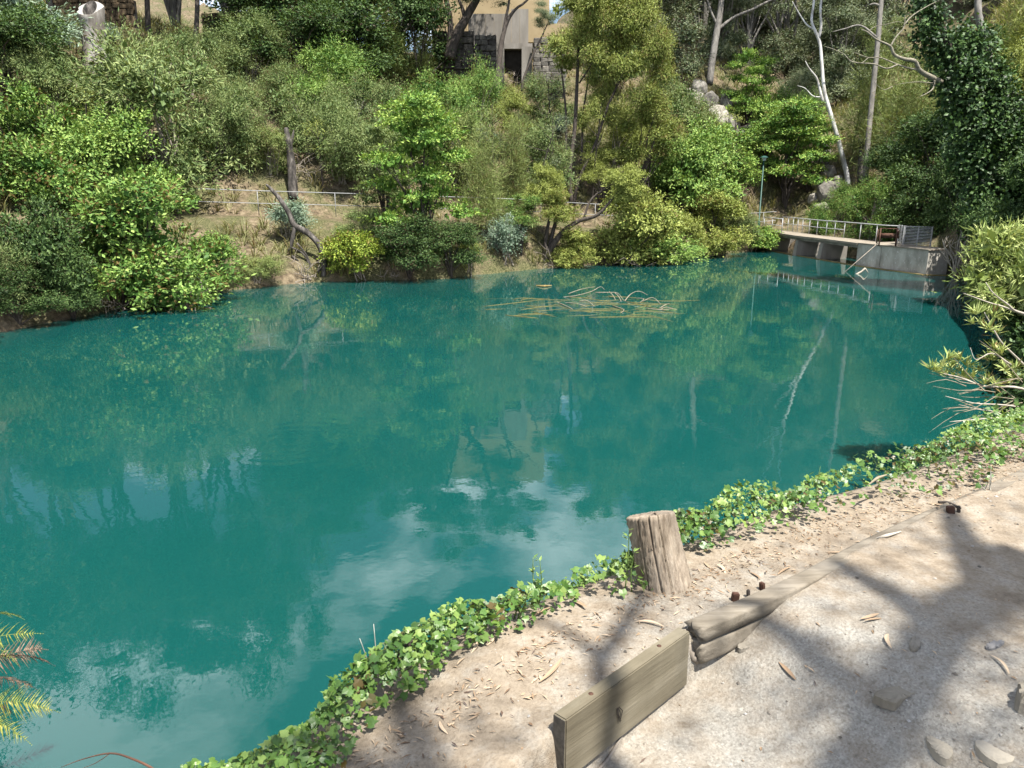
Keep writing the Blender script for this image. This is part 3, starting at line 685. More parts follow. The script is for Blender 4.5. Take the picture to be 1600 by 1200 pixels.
gumtree('gum_tree', 'grey gum tree with straight trunk behind the boulders',
  [([(1108, 132), (1112, 100), (1120, 50), (1125, 20), (1130, -30), (1135, -110)], [.34, .32, .3, .28, .24, .1]),
   ([(1120, 48), (1145, 28), (1175, 15), (1205, 0), (1235, -12)], [.16, .14, .12, .1, .05]), ([(1121, 40), (1110, 15), (1100, -20)], [.12, .09, .05])],
  [('gum', 1110, 70, 2, 200, 190, None), ('gum', 1160, 0, 1, 170, 190, None), ('gum', 1060, 30, 3, 140, 200, None)], M_barkgrey, (1108, 130))
gumtree('forked_tree', 'thick dark forked tree in front of the building',
  [([(702, 92), (705, 75), (716, 50), (724, 36), (735, 15), (748, -10), (760, -80)], [.5, .46, .42, .36, .32, .26, .1]),
   ([(703, 85), (704, 55), (703, 30), (699, 8), (692, -20), (680, -80)], [.26, .24, .22, .2, .16, .06]), ([(727, 30), (722, 12), (715, -5)], [.18, .14, .1])],
  [('gum', 770, 60, -1, 120, 110, None), ('gum', 720, -10, 0, 190, 200, None), ('gum', 650, 20, 1, 130, 180, 'dark')], M_bark, (702, 94), 60)
gumtree('leaning_tree', 'slim dark trunk curving up in front of the concrete pillar',
  [([(775, 172), (777, 130), (780, 95), (785, 60), (793, 32), (806, 14), (822, 2), (850, -30)], [.24, .22, .2, .18, .15, .1, .08, .03]), ([(786, 58), (790, 30), (795, 5), (800, -40)], [.13, .11, .09, .04])],
  [('gum', 790, 40, 1, 90, 120, None), ('gum', 815, -10, 0, 120, 140, None)], M_bark, (775, 170), 57)
gumtree('leaning_tree', 'thin black sapling leaning right in front of the concrete pillar',
  [([(815, 142), (820, 118), (832, 88), (846, 58), (855, 38), (862, 20)], [.1, .09, .08, .06, .04, .02])], [('gum', 852, 70, 0, 50, 70, None)], M_bark, (815, 144), 58)
gumtree('slender_tree', 'thin dark trunk rising out of the picture at the upper left',
  [([(306, 98), (306, 60), (308, 20), (309, -20), (314, -120), (318, -260)], [.2, .18, .17, .16, .13, .07])], [('gum', 318, 88, 0, 250, 540, 'dark'), ('gum', 380, 60, 2, 150, 470, None)], M_bark, (306, 98))
gumtree('slender_tree', 'tall tree behind the dry-stone wall left of the thin dark trunk',
  [([(232, 70), (231, 30), (229, -20), (225, -120), (220, -230)], [.2, .19, .18, .14, .08])], [('gum', 205, 60, 0, 260, 560, 'dark'), ('gum', 120, 60, 2, 220, 520, 'gum')], M_bark, (232, 66))
gumtree('slender_tree', 'tall tree in the top left corner rising behind the bluish bush',
  [([(40, 90), (40, 30), (38, -40), (36, -150)], [.24, .22, .2, .1])], [('gum', 30, 90, 0, 260, 560, 'dark')], M_bark, (40, 88))
# trees on the terrace whose crowns lie above the picture and mirror in the lake
hid = np.random.default_rng(5)
for k, (x, y, h) in enumerate([(-46, 50, 20), (-42, 56, 21), (-38, 60, 21), (-34, 62, 20), (-30, 64, 20), (-27, 67, 18), (-23, 67, 16), (-19, 69, 15), (-15, 71, 14), (-11, 73, 13.5), (-6, 77, 12), (-2, 81, 11), (8, 85, 11), (14, 87, 13), (-50, 44, 18), (-37, 53, 15), (-52, 36, 17), (-44, 30, 15), (-21, 25, 16), (-25, 30, 19), (-20.5, 21.5, 13)]):
    plant('gum', 'gum_tree', 'tall gum tree on the terrace, crown above the picture and mirrored in the lake', 'tree', (x, y, gz(x, y)), 9 + 3 * hid.random(), h, k, 'tall gum trees on the terrace', leaf='dark' if k % 3 else 'gum')

# far hillside gums
k = 0
while k < 95:
    u = .13 + .62 * hid.random(); y = 78 + 95 * hid.random() ** 1.2; x = u * y
    z = gz(x, y); h = 9 + 8 * hid.random()
    plant('gum', 'gum_tree', 'grey-green gum tree on the steep hillside far behind the bridge', 'tree', (x, y, z - .5), h * (.55 + .3 * hid.random()), h, k, 'gum trees on the far hillside')
    k += 1
for k in range(70):
    u = .14 + .5 * hid.random(); y = 72 + 45 * hid.random(); x = u * y
    s = 2.5 + 3 * hid.random()
    plant('scrub', 'bush', 'low grey-green scrub bush on the hillside far behind the bridge', 'bush', (x, y, gz(x, y) - .2), s * 1.2, s, k, 'scrub on the far hillside')
# low scrub filling the left slope between the named bushes
k = 0
while k < 34:
    px = 60 + 900 * hid.random(); py = 60 + 210 * hid.random()
    p = hit(px, py)
    if p is None or p[1] > 75: continue
    if 340 < px < 470 and 100 < py < 290 and hid.random() < .8: continue
    s = .9 + 1.3 * hid.random()
    plant('fine' if k % 3 else 'pale', 'bush', 'low grey-green scrub bush on the dry slope above the railing', 'bush', p, s * 1.3, s, k, 'low scrub on the dry slope'); k += 1

# thin saplings among the bushes
gs = np.random.default_rng(91)
for k, (px, py, h) in enumerate([(95, 300, 130), (140, 260, 110), (205, 330, 120), (420, 250, 70), (505, 300, 100), (545, 250, 90), (640, 300, 120), (735, 330, 110), (835, 330, 130), (862, 320, 140), (925, 320, 150), (1010, 340, 120), (1085, 330, 100), (1150, 260, 80), (1245, 260, 90), (1330, 250, 110), (1410, 300, 120), (860, 240, 110), (770, 260, 90)]):
    p = hit(px, py); d = depth(p); o = thing('sapling', 'thin dark sapling with sparse leaves rising among the bushes of the far slope', 'tree', tuple(p), 'thin saplings among the bushes')
    H = h * d / F; mb = MB(); lean = gs.normal(0, .12, 2) * H; pts = [np.array([0, 0, -.3]), np.array([lean[0] * .2, lean[1] * .2, H * .35]), np.array([lean[0] * .6, lean[1] * .6, H * .7]), np.array([lean[0], lean[1], H])]
    mb.tube(pts, [.07, .06, .045, .015], 6, 4)
    for q in range(7):
        f = .35 + .55 * gs.random(); c = pts[0] * (1 - f) + pts[3] * f; e = c + np.array([gs.normal(0, .16) * H, gs.normal(0, .16) * H, .13 * H]); mb.tube([c, (c + e) / 2 + [0, 0, -.05], e], [.028, .02, .008], 4, 3, False)
    obj('trunk', mb.build('trunk', M_bark, True), o)
    r_ = .16 * H; V, f, rn, c = crown(700 + k, [(*(pts[3] - [0, 0, .1 * H]), r_, r_, r_), (*(pts[2] + gs.normal(0, .1, 3) * H), r_ * .8, r_ * .8, r_ * .6)], 26, 22, .14, .035, .16, droop=.3, shell=.3, inner=False)
    obj('crown', mesh('crown', V, f, LM[('fine', 'wattle', 'gum')[k % 3]], rn), o)

# ------------------------------------------------------------------ dry grass on the bank and slope
def grass():
    g = np.random.default_rng(21); C = []
    tri = TV[TF]; cen = tri.mean(1)
    u = cen[:, 0] / cen[:, 1]
    area = np.linalg.norm(np.cross(tri[:, 1] - tri[:, 0], tri[:, 3] - tri[:, 0]), axis=1)
    ok = (u > -.8) & (u < .62) & (cen[:, 1] < 80) & (cen[:, 2] > .15)
    pth = (cen[:, 2] < 3.8)
    dn = np.clip(.5 + .9 * fbm(cen[:, 0], cen[:, 1], 31, 3, .35), .02, 1) * ok * area
    row = T_SS[np.arange(len(cen)) // (T_B - 1)]      # keep the walking surface itself clear
    dn = dn * np.where((row > 2.75) & (row < 4.0), .04, 1)
    dn /= dn.sum()
    ntuft = 9000
    idx = g.choice(len(cen), ntuft, p=dn)
    a, b = g.random(ntuft)[:, None], g.random(ntuft)[:, None]
    q = tri[idx]; base = q[:, 0] + a * (q[:, 1] - q[:, 0]) + b * (q[:, 3] - q[:, 0])
    per = 12; n = ntuft * per; ci = np.repeat(np.arange(ntuft), per)
    size = (.35 + .75 * g.random(ntuft) ** 1.5)[ci]
    az = g.random(n) * 6.283; lean = .25 + .7 * g.random(n)
    D = np.stack([np.cos(az) * lean, np.sin(az) * lean, np.ones(n)], 1); D = unit(D)
    L = size * (.6 + .7 * g.random(n))
    p0 = base[ci] + np.stack([np.cos(az), np.sin(az), np.zeros(n)], 1) * .06 - np.array([0, 0, .05])
    p1 = p0 + D * L[:, None] * .6
    D2 = unit(D * np.array([1.6, 1.6, .5])); p2 = p1 + D2 * L[:, None] * .5
    S = np.stack([-np.sin(az), np.cos(az), np.zeros(n)], 1) * .02
    V = np.stack([p0 - S, p0 + S, p1 + S * .9, p1 - S * .9, p2], 1).reshape(-1, 3)
    k = np.arange(n)[:, None] * 5
    rn = np.clip(.5 + .5 * (g.random(ntuft)[ci] - .5) + .4 * (g.random(n) - .5) + .35 * fbm(base[:, 0], base[:, 1], 33, 2, .3)[ci], 0, 1)
    return mesh('dry_grass', V, [k + np.array([[0, 1, 2, 3]]), k + np.array([[3, 2, 4]])], LM['grass'], np.concatenate([rn, rn]))
o = obj('dry_grass', grass()); tag(o, 'dry straw-coloured and green grass tufts covering the slope and bank', 'grass'); kind(o, 'stuff')

# ------------------------------------------------------------------ stones and walls
def blob(seed, size=(1, 1, 1), n=2, rough=.18, flat=None):
    """angular stone from a subdivided cube pushed out and roughened"""
    g = np.random.default_rng(seed)
    import bmesh
    bm = bmesh.new(); bmesh.ops.create_icosphere(bm, subdivisions=n, radius=.5)
    V = np.array([v.co[:] for v in bm.verts]); Fc = np.array([[v.index for v in f.verts] for f in bm.faces]); bm.free()
    pl = unit(g.normal(0, 1, (9, 3))); d = .34 + .1 * g.random(9)
    for q, dd in zip(pl, d):                     # cut by planes: facets
        h = V @ q; V = V - np.maximum(h - dd, 0)[:, None] * q * .85
    V = V * (1 + rough * 1.3 * fbm(V[:, 0] + V[:, 2] * .7 + seed, V[:, 1] - V[:, 2] * .6, seed, 3, 3.0)[:, None] + rough * .18 * g.normal(0, 1, (len(V), 1)))
    return V * np.array(size), Fc
def brickmesh(seed, mat_):
    """dressed stone block, unit size, front towards -y, irregular edges"""
    g = np.random.default_rng(seed)
    j = lambda s: g.normal(0, s, 2)
    fr = np.array([[-.5, -.5], [.5, -.5], [.5, .5], [-.5, .5]]) * .95 + g.normal(0, .085, (4, 2))
    inn = fr * .8 + g.normal(0, .03, (4, 2))
    V = [(x, .5, z) for x, z in fr] + [(x, -.35, z) for x, z in fr] + [(x, -.5 + g.normal(0, .06), z) for x, z in inn]
    Fq = [[3, 2, 1, 0], [0, 1, 5, 4], [1, 2, 6, 5], [2, 3, 7, 6], [3, 0, 4, 7], [4, 5, 9, 8], [5, 6, 10, 9], [6, 7, 11, 10], [7, 4, 8, 11], [8, 9, 10, 11]]
    return mesh('stone', V, np.array(Fq), mat_)
def stone_mat(name, c0, c1, c2):
    m, n, l, b, o = mat(name)
    x = noise(n, l, 3.0, 6, .65, 'World'); r = ramp(n, [(.3, c0), (.5, c1), (.72, c2)], KA); l.new(x.outputs['Fac'], r.inputs[0])
    oi = n.new("ShaderNodeObjectInfo"); rr = ramp(n, [(0, (.6, .58, .55)), (1, (1.3, 1.25, 1.15))]); l.new(oi.outputs['Random'], rr.inputs[0])
    mm = n.new("ShaderNodeMixRGB"); mm.blend_type = 'MULTIPLY'; mm.inputs[0].default_value = 1; l.new(r.outputs[0], mm.inputs['Color1']); l.new(rr.outputs[0], mm.inputs['Color2'])
    l.new(mm.outputs[0], b.inputs['Base Color']); b.inputs['Roughness'].default_value = .92; b.inputs['Specular IOR Level'].default_value = .15
    bump(n, l, b, x.outputs['Fac'], .6, .05); return m
M_stone = stone_mat('wall_stone_grey', (.10, .095, .09), (.22, .21, .195), (.36, .34, .31))
M_stonedark = stone_mat('wall_stone_dark', (.05, .048, .045), (.11, .105, .10), (.2, .19, .175))
M_stonetan = stone_mat('wall_stone_tan', (.06, .045, .03), (.14, .105, .07), (.26, .205, .14))
M_mortar = simple('wall_core', [(.3, (.03, .027, .023)), (.7, (.09, .08, .07))], 5, .95, .4)
M_rock = stone_mat('limestone', (.10, .097, .09), (.26, .25, .23), (.42, .41, .385))
def stone_wall(label, cat, c0, c1, zb, zt, bw, bh, mat_, seed, slope=0, thick=.5):
    """wall from ground point c0 to c1 (x,y), base zb(0..1)/top zt, built of separate stones"""
    g = np.random.default_rng(seed)
    c0 = np.array(c0, float); c1 = np.array(c1, float); L = np.linalg.norm(c1 - c0); e = (c1 - c0) / L; ang = math.atan2(e[1], e[0])
    o = thing('stone_wall', label, cat, (c0[0], c0[1], zb), rot=(0, 0, ang))
    mb = MB(); h = zt - zb; mb.box((L / 2, .28, h / 2 - .3), (L * .985, .5, h + .5)); obj('wall_core', mb.build('wall_core', M_mortar), o)
    ms = [brickmesh(seed * 10 + q, mat_) for q in range(6)]
    z = 0
    while z < h - .02:
        hh = min(bh * (.75 + .5 * g.random()), h - z); 
        if h - z - hh < bh * .35: hh = h - z
        x = 0
        while x < L - .02:
            ww = bw * (.6 + .8 * g.random())
            if L - x - ww < bw * .4: ww = L - x
            d = .25 + .08 * g.random()
            obj('stone', ms[g.integers(6)], o, (x + ww / 2, -.02 + g.normal(0, .02), z + hh / 2), (0, 0, 0), (ww, d, hh))
            x += ww
        z += hh
    return o
def wallpx(label, pxl, pxr, pyt, pyb, t, bwpx, bhpx, mat_, seed, dt=0):
    a = P(pxl, pyb, t); b = P(pxr, pyb, t + dt); top = P((pxl + pxr) / 2, pyt, t + dt / 2)
    return stone_wall(label, 'wall', a[:2], b[:2], min(a[2], b[2]), top[2], bwpx * t / F, bhpx * t / F, mat_, seed)
wallpx('grey stone retaining wall right of the concrete pillar', 833, 884, 63, 142, 62.5, 11, 7, M_stone, 3)
wallpx('dark stone retaining wall left of the curving slim trunk', 742, 776, 58, 128, 61.5, 11, 7, M_stonedark, 4)
wallpx('dark rubble wall behind the foot of the forked tree', 676, 741, 52, 108, 61.8, 12, 8, M_stonedark, 5)
wallpx('old brown dry-stone wall behind the pale tree stump', 92, 215, 2, 62, 57, 13, 8, M_stonetan, 6)
wallpx('mossy dark stone wall at the top of the slope right of the thin dark trunk', 318, 372, 22, 52, 60, 12, 7, M_stonetan, 7)

# building at the top of the slope
M_conc = simple('old_concrete', [(.3, (.19, .172, .145)), (.55, (.30, .275, .24)), (.75, (.40, .375, .335))], 1.2, .9, .3, .02, (1, 1, .25), 'World')
M_beige = simple('beige_render', [(.3, (.42, .32, .18)), (.7, (.52, .41, .24))], .8, .9, .15, .01, None, 'World')
M_hole = simple('recess_shade', [(.3, (.03, .025, .02)), (.7, (.07, .06, .05))], 3, .95, 0)  # near-black tone paints the shade inside the building's opening
M_glass = simple('window_glass', [(.3, (.03, .035, .04)), (.7, (.05, .055, .06))], 1, .1, 0, spec=.6)
def wbox(px0, px1, py0, py1, t, th, name, mat_, par, base):
    a = P(px0, py1, t); b = P(px1, py0, t)
    a2 = P(px1, py1, t)
    mb = MB(); mb.box(((a[0] + a2[0]) / 2, a[1] + th / 2, (a[2] + b[2]) / 2), (a2[0] - a[0], th, b[2] - a[2]))
    o = obj(name, mb.build(name, mat_), par, tuple(-np.array(base))); return o
bb = P(770, 80, 64)
bl = thing('building', 'beige building with grey concrete parapet at the top of the slope', 'building', tuple(bb))
wbox(676, 728, -70, 58, 67, 6, 'wall', M_beige, bl, bb)
wbox(728, 858, -70, 66, 67.2, 6, 'wall', M_beige, bl, bb)
wbox(696, 722, -60, -12, 66.9, .1, 'window', M_glass, bl, bb)
wbox(709, 716, 18, 40, 66.9, .1, 'window', M_glass, bl, bb)
wbox(850, 887, 38, 64, 65.5, 1.2, 'forecourt_wall', M_beige, bl, bb)
for k in range(7):      # board-marked concrete panels
    a = 732 + k * 13.4
    wbox(a, a + 13.1, 17 if k > 4 else 24, 71, 64 + (.03 if k % 2 else 0), .35, 'concrete_panel', M_conc, bl, bb)
wbox(787, 832, 68, 76, 63.3, 1.2, 'ledge', M_conc, bl, bb)
wbox(815, 831, 76, 150, 63.4, .9, 'pillar', M_conc, bl, bb)
wbox(770, 788, 70, 150, 63.6, .9, 'pillar', M_stone, bl, bb)
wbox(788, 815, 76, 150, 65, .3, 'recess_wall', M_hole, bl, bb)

# pale hollow tree stump
def stump():
    b = hit(150, 100); d = depth(b); b = P(150, 100, d)
    sc = d / F
    o = thing('tree_stump', 'tall pale hollow tree stump in front of the dry-stone wall', 'stump', tuple(b))
    n = 22; th = np.linspace(0, 2 * np.pi, n, endpoint=False); g = np.random.default_rng(4)
    lob_ = 1 + .10 * np.sin(3 * th + 1) + .07 * np.sin(7 * th) + .04 * g.normal(0, 1, n)
    rings = []
    H = 80 * sc
    for z, r, ox in [(-.6, 1.25, 0), (0, 1.1, 0), (.25, .98, .02), (.5, .92, .03), (.75, .98, .05), (.93, 1.06, .05), (1.0, 1.05, .05)]:
        R_ = 17 * sc * r * lob_
        zz = np.full(n, z * H) + (.16 * H * np.sin(th) if z >= .9 else 0)
        rings.append(np.stack([R_ * np.cos(th) + ox, R_ * np.sin(th), zz], 1))
    for r, dz in [(.62, 0), (.5, -.25), (.42, -.9)]:
        rings.append(np.stack([17 * sc * r * np.cos(th) + .05, 17 * sc * r * np.sin(th), np.full(n, H + dz) + .16 * H * np.sin(th)], 1))
    V = np.concatenate(rings); k = len(rings)
    i = np.arange(k - 1)[:, None] * n; j = np.arange(n)[None]; j2 = (j + 1) % n
    Fq = np.stack([i + j, i + j2, i + n + j2, i + n + j], -1).reshape(-1, 4)
    split = 6 * n
    obj('bole', mesh('bole', V[:7 * n], Fq[:split], simple('stump_wood', [(.3, (.14, .115, .09)), (.5, (.30, .27, .235)), (.7, (.52, .5, .46))], 2.2, .85, .6, .08, (1, 1, .3)), None, True), o)
    obj('cut_top', mesh('cut_top', V[6 * n:8 * n], Fq[split:split + n] - 6 * n, simple('stump_cut', [(.3, (.3, .29, .27)), (.7, (.5, .48, .45))], 3, .9, .3)), o)
    obj('hollow', mesh('hollow', V[7 * n:], Fq[split + n:] - 7 * n, M_burnt), o)
stump()

# burnt upright stump and leaning dead log
def deadwood(name, label, trunks, m, basepx, t=None, cat='stump', extra=None):
    b = hit(*basepx); d = t or depth(b); b = P(basepx[0], basepx[1], d)
    o = thing(name, label, cat, tuple(b))
    for q, (pts, rad) in enumerate(trunks):
        mb = MB(); mb.tube([P(a[0], a[1], d + (a[2] if len(a) > 2 else 0)) - b for a in pts], rad, 8, 3, True, .06)
        obj('trunk' if q == 0 else 'branch', mb.build('trunk', m, True), o)
    return o, b, d
deadwood('burnt_stump', 'charred upright tree stump with jagged top behind the railing', [([(458, 312), (457, 285), (455, 255), (451, 225), (447, 200)], [.29, .26, .24, .22, .12]), ([(452, 232), (457, 215), (459, 203)], [.13, .09, .03])], M_burnt, (458, 308))
o, b, d = deadwood('dead_log', 'dead dark log leaning on the bank with pale broken tip and bare roots',
  [([(505, 432), (506, 405), (497, 380), (478, 362), (460, 352), (452, 335), (438, 312), (424, 296), (416, 288)], [.12, .14, .15, .16, .15, .13, .11, .09, .05]),
   ([(461, 353), (457, 372), (454, 386), (450, 392)], [.12, .1, .07, .04]), ([(452, 385), (472, 395), (482, 410), (486, 425)], [.05, .05, .04, .03]),
   ([(456, 400), (470, 412), (478, 428), (482, 440)], [.06, .05, .04, .02]), ([(464, 380), (480, 400), (490, 425), (510, 437)], [.05, .04, .04, .02]), ([(505, 415), (495, 428), (485, 440)], [.07, .05, .03])], M_burnt, (505, 432), cat='log')
bush('pale', 452, 372, 80, 62, 'blue-green leafy bush growing around the leaning dead log')

def twigs(seed, n, size, r=.02, up=.5, bend=.5, seg=4, m=None, fork=2):
    g = np.random.default_rng(seed); mb = MB()
    for k in range(n):
        d = unit(g.normal(0, 1, 3) + np.array([0, 0, up])); p = g.normal(0, .12, 3) * size; pts = [p]; l = size * (.5 + .6 * g.random()) / seg
        for q in range(seg): d = unit(d + g.normal(0, bend, 3)); p = p + d * l; pts.append(p)
        mb.tube(pts, np.linspace(r, r * .3, len(pts)), 4, 2, False)
        for f in range(fork):
            i = g.integers(1, seg); q = pts[i]; dd = unit(d + g.normal(0, 1, 3)); pp = [q, q + dd * l, q + unit(dd + g.normal(0, .4, 3)) * l * 1.9]
            mb.tube(pp, [r * .6, r * .4, r * .2], 4, 2, False)
    return mb.build('bare_twigs', m or M_twig, True)
TW = [twigs(200 + v, 16, 1.5, .022) for v in range(3)]
for (px, py, s, lab) in [(300, 478, 1.0, 'tangle of bare grey twigs hanging to the water under the large bright bush'), (170, 480, .9, 'tangle of bare brown twigs at the water near the black gap'), (480, 432, 1.0, 'bare root twigs around the foot of the leaning dead log'), (610, 428, .7, 'bare brown twigs right of the vivid yellow-green bush'), (855, 412, .9, 'pale bare twigs at the foot of the leaning trunks'), (985, 412, 1.2, 'dark bare twigs at the water under the spreading green bush'), (1050, 410, 1.1, 'bare twigs dipping into the water right of the spreading green bush'), (840, 300, 1.2, 'grey bare scrub below the round yellow-green bush'), (800, 128, 1.2, 'white bare twigs in front of the concrete pillar'), (470, 275, 1.4, 'fine grey dead twigs around the burnt upright stump'), (1140, 330, 1.3, 'grey bare scrub on the bank left of the lamp post')]:
    p = hit(px, py)
    if p is None or p[2] < 0.05: p = onz(px, py, .1)
    tag(obj('bare_twigs', TW[int(px) % 3], None, tuple(p), (0, 0, px * 1.3), s), lab, 'twigs')
# bleached bare shrub by the concrete block
g9 = np.random.default_rng(3); mb = MB(); bs = P(1492, 425, 40.2)
for k in range(13):
    a = -1.0 + 2.0 * k / 12; top = np.array([a * .75, g9.normal(0, .25), 1.0 + 1.3 * g9.random() * (1 - .4 * abs(a))])
    p1 = top * .35 + g9.normal(0, .07, 3); p2 = top * .7 + g9.normal(0, .12, 3)
    mb.tube([[0, 0, -.2], p1, p2, top], [.045, .035, .028, .014], 5, 2, False)
    for f in range(3): 
        q = p2 if f else p1; e = q + np.array([g9.normal(0, .22), g9.normal(0, .15), .3 + .3 * g9.random()]); mb.tube([q, (q + e) / 2 + g9.normal(0, .06, 3), e], [.022, .017, .009], 4, 2, False)
tag(obj('bare_shrub', mb.build('bare_shrub', M_dead, True), None, tuple(bs)), 'bleached leafless shrub at the right end of the concrete block', 'shrub')

# boulders
RK = []
for v in range(5):
    V, Fc = blob(300 + v, (1, .9, .8), 3, .12); RK.append(mesh('rock', V, Fc, M_rock))
def rocks(lst, lab, grp, nm='boulder'):
    for (px, py, wp, hp) in lst:
        p = hit(px, py); 
        if p is None: continue
        d = depth(p); s = wp * d / F; h = hp * d / F
        tag(obj(nm, RK[int(px) % 5], None, (p[0], p[1], p[2] + h * .25), (.2 * math.sin(px), .2 * math.cos(px * 3), px * 1.9), (s * 1.15, s * .9, h * 1.4)), lab, 'boulder', grp)
rocks([(1092, 150, 34, 34), (1108, 170, 30, 34), (1085, 185, 26, 22), (1120, 195, 42, 38), (1100, 205, 32, 26), (1140, 205, 36, 32), (1155, 222, 30, 24), (1128, 226, 34, 28), (1090, 165, 26, 26), (1150, 190, 24, 22), (1112, 215, 28, 22), (1165, 212, 22, 20), (1135, 170, 26, 30), (1078, 160, 24, 28)], 'pale limestone boulder in the tumble of rocks left of the dome-shaped tree', 'boulders on the slope')
rocks([(1287, 245, 26, 26), (1283, 262, 22, 20), (1293, 278, 26, 28), (1278, 290, 22, 20), (1295, 310, 44, 34), (1325, 325, 18, 26), (1272, 318, 26, 22), (1310, 288, 20, 18), (1282, 330, 30, 18)], 'mossy limestone boulder in the pile at the foot of the white-barked gum', 'boulders by the white gum')

# ------------------------------------------------------------------ path railing
M_rail = simple('dull_galvanised_pipe', [(.3, (.26, .265, .265)), (.7, (.42, .425, .42))], 4, .6, .1, .005)
M_galv = simple('galvanised_steel', [(.3, (.42, .43, .43)), (.7, (.6, .61, .61))], 4, .55, .1, .005)
rail_px = [(228, 291.5, 40.0), (300, 294.5, 40.6), (400, 298, 41.5), (550, 302.5, 42.9), (700, 307.5, 44.2), (800, 311, 45.4), (915, 318, 48.2), (1000, 323, 50.3), (1090, 333, 53.6), (1165, 333.5, 57), (1213, 330.5, 57.8)]
top = np.array([P(*q) for q in rail_px])
pr = thing('path_railing', 'two-rail metal handrail along the path on the far bank', 'railing', tuple(top[0] - np.array([0, 0, 1.05])))
bpr = np.array(pr.location)
for nm, dz, r in (('top_rail', 0, .026), ('middle_rail', -.66, .022)):
    mb = MB(); mb.tube(top - bpr + np.array([0, 0, dz]), r, 6, 6); obj(nm, mb.build(nm, M_rail, True), pr)
dd = np.concatenate([[0], np.cumsum(np.linalg.norm(np.diff(top, axis=0), axis=1))])
for sd in np.arange(1.4, dd[-1], 4.1):
    q = np.array([np.interp(sd, dd, top[:, c]) for c in range(3)])
    mb = MB(); mb.tube([q - bpr - [0, 0, 1.3], q - bpr], .02, 6); obj('post', mb.build('post', M_rail, True), pr)

# ------------------------------------------------------------------ footbridge, block, fence, winch, lamp
M_block = None
def block_mat():
    m, n, l, b, o = mat('lichen_concrete')
    x = noise(n, l, 1.4, 6, .6, 'World', (1, 1, .5)); y = noise(n, l, 7, 5, .7, 'World')
    r = ramp(n, [(.3, (.17, .16, .13)), (.5, (.34, .32, .275)), (.72, (.48, .455, .40))]); l.new(x.outputs['Fac'], r.inputs[0])
    r2 = ramp(n, [(.6, (0, 0, 0)), (.68, (1, 1, 1))]); l.new(y.outputs['Fac'], r2.inputs[0])
    mm = n.new("ShaderNodeMixRGB"); l.new(r2.outputs[0], mm.inputs[0]); l.new(r.outputs[0], mm.inputs['Color1']); mm.inputs['Color2'].default_value = (.6, .59, .55, 1)
    l.new(mm.outputs[0], b.inputs['Base Color']); b.inputs['Roughness'].default_value = .92; bump(n, l, b, y.outputs['Fac'], .4, .02); return m
M_block = block_mat()
M_deck = simple('deck_concrete', [(.3, (.22, .185, .14)), (.7, (.36, .315, .25))], 2, .9, .3, .02, None, 'World')
M_yellow = simple('waterline_timber', [(.3, (.20, .145, .05)), (.7, (.36, .27, .11))], 3, .85, .3, .01, None, 'World')
M_rust = simple('rusty_iron', [(.3, (.035, .018, .012)), (.6, (.11, .05, .03)), (.8, (.2, .10, .06))], 9, .8, .5, .01)
DZ = 1.32
A0 = np.array([18.75, 58.4]); A1 = np.array([18.95, 57.0]); P1 = np.array([19.25, 52.6]); P2 = np.array([19.85, 49.9]); BL = np.array([20.4, 45.9]); BC = np.array([22.0, 41.0]); BR = np.array([23.25, 41.3])
def prism(poly, z0, z1):
    n = len(poly); V = [(x, y, z0) for x, y in poly] + [(x, y, z1) for x, y in poly]
    mb = MB()
    ar = sum(poly[q][0] * poly[(q + 1) % n][1] - poly[(q + 1) % n][0] * poly[q][1] for q in range(n))
    if ar < 0: poly = poly[::-1]; V = [(x, y, z0) for x, y in poly] + [(x, y, z1) for x, y in poly]
    if n == 4: mb.add(V, [[3, 2, 1, 0], [4, 5, 6, 7]] + [[q, (q + 1) % 4, 4 + (q + 1) % 4, 4 + q] for q in range(4)])
    else:
        mb.add2(V, [[[q, (q + 1) % n, n + (q + 1) % n, n + q] for q in range(n)], [[n, n + q, n + q + 1] for q in range(1, n - 1)] + [[0, q + 1, q] for q in range(1, n - 1)]])
    return mb
RT = np.array([.957, .29])            # across the deck, away from the lake
br = thing('footbridge', 'curved concrete footbridge on piers across the lake outlet', 'bridge', (A1[0], A1[1], 0)); bo = (-A1[0], -A1[1], 0)
fe = [A0, A1, P1, P2, BL]
for q in range(4):                    # deck slab segments
    a, b = fe[q], fe[q + 1]
    obj('deck_slab', prism([a + RT * -.08, b + RT * -.08, b + RT * 1.7, a + RT * 1.7], DZ - .13, DZ).build('deck_slab', M_deck), br, bo)
for q in range(1, 4):                 # edge beam under the slab
    a, b = fe[q], fe[q + 1]
    obj('edge_beam', prism([a + RT * .12, b + RT * .12, b + RT * .42, a + RT * .42], DZ - .3, DZ - .132).build('edge_beam', M_conc), br, bo)
def pier(c, wd, nm):
    along = np.array([.2, -.98]); pts0 = [c + along * wd, c - along * wd, c - along * wd + RT * 1.9, c + along * wd + RT * 1.9]
    mb = prism(pts0, -1.2, DZ - .303)
    V = mb.V[0]; low = V[:, 2] < 0; fr_ = ((V[:, :2] - c) @ RT) < .5; V[low & fr_, :2] -= RT * .35; V[low, :2] += np.sign(((V[low, :2] - c) @ along))[:, None] * along * .05
    return obj(nm, mb.build(nm, M_conc), br, bo)
pier(A1 + np.array([.05, .2]), .32, 'abutment'); pier(P1, .17, 'pier'); pier(P2, .17, 'pier')
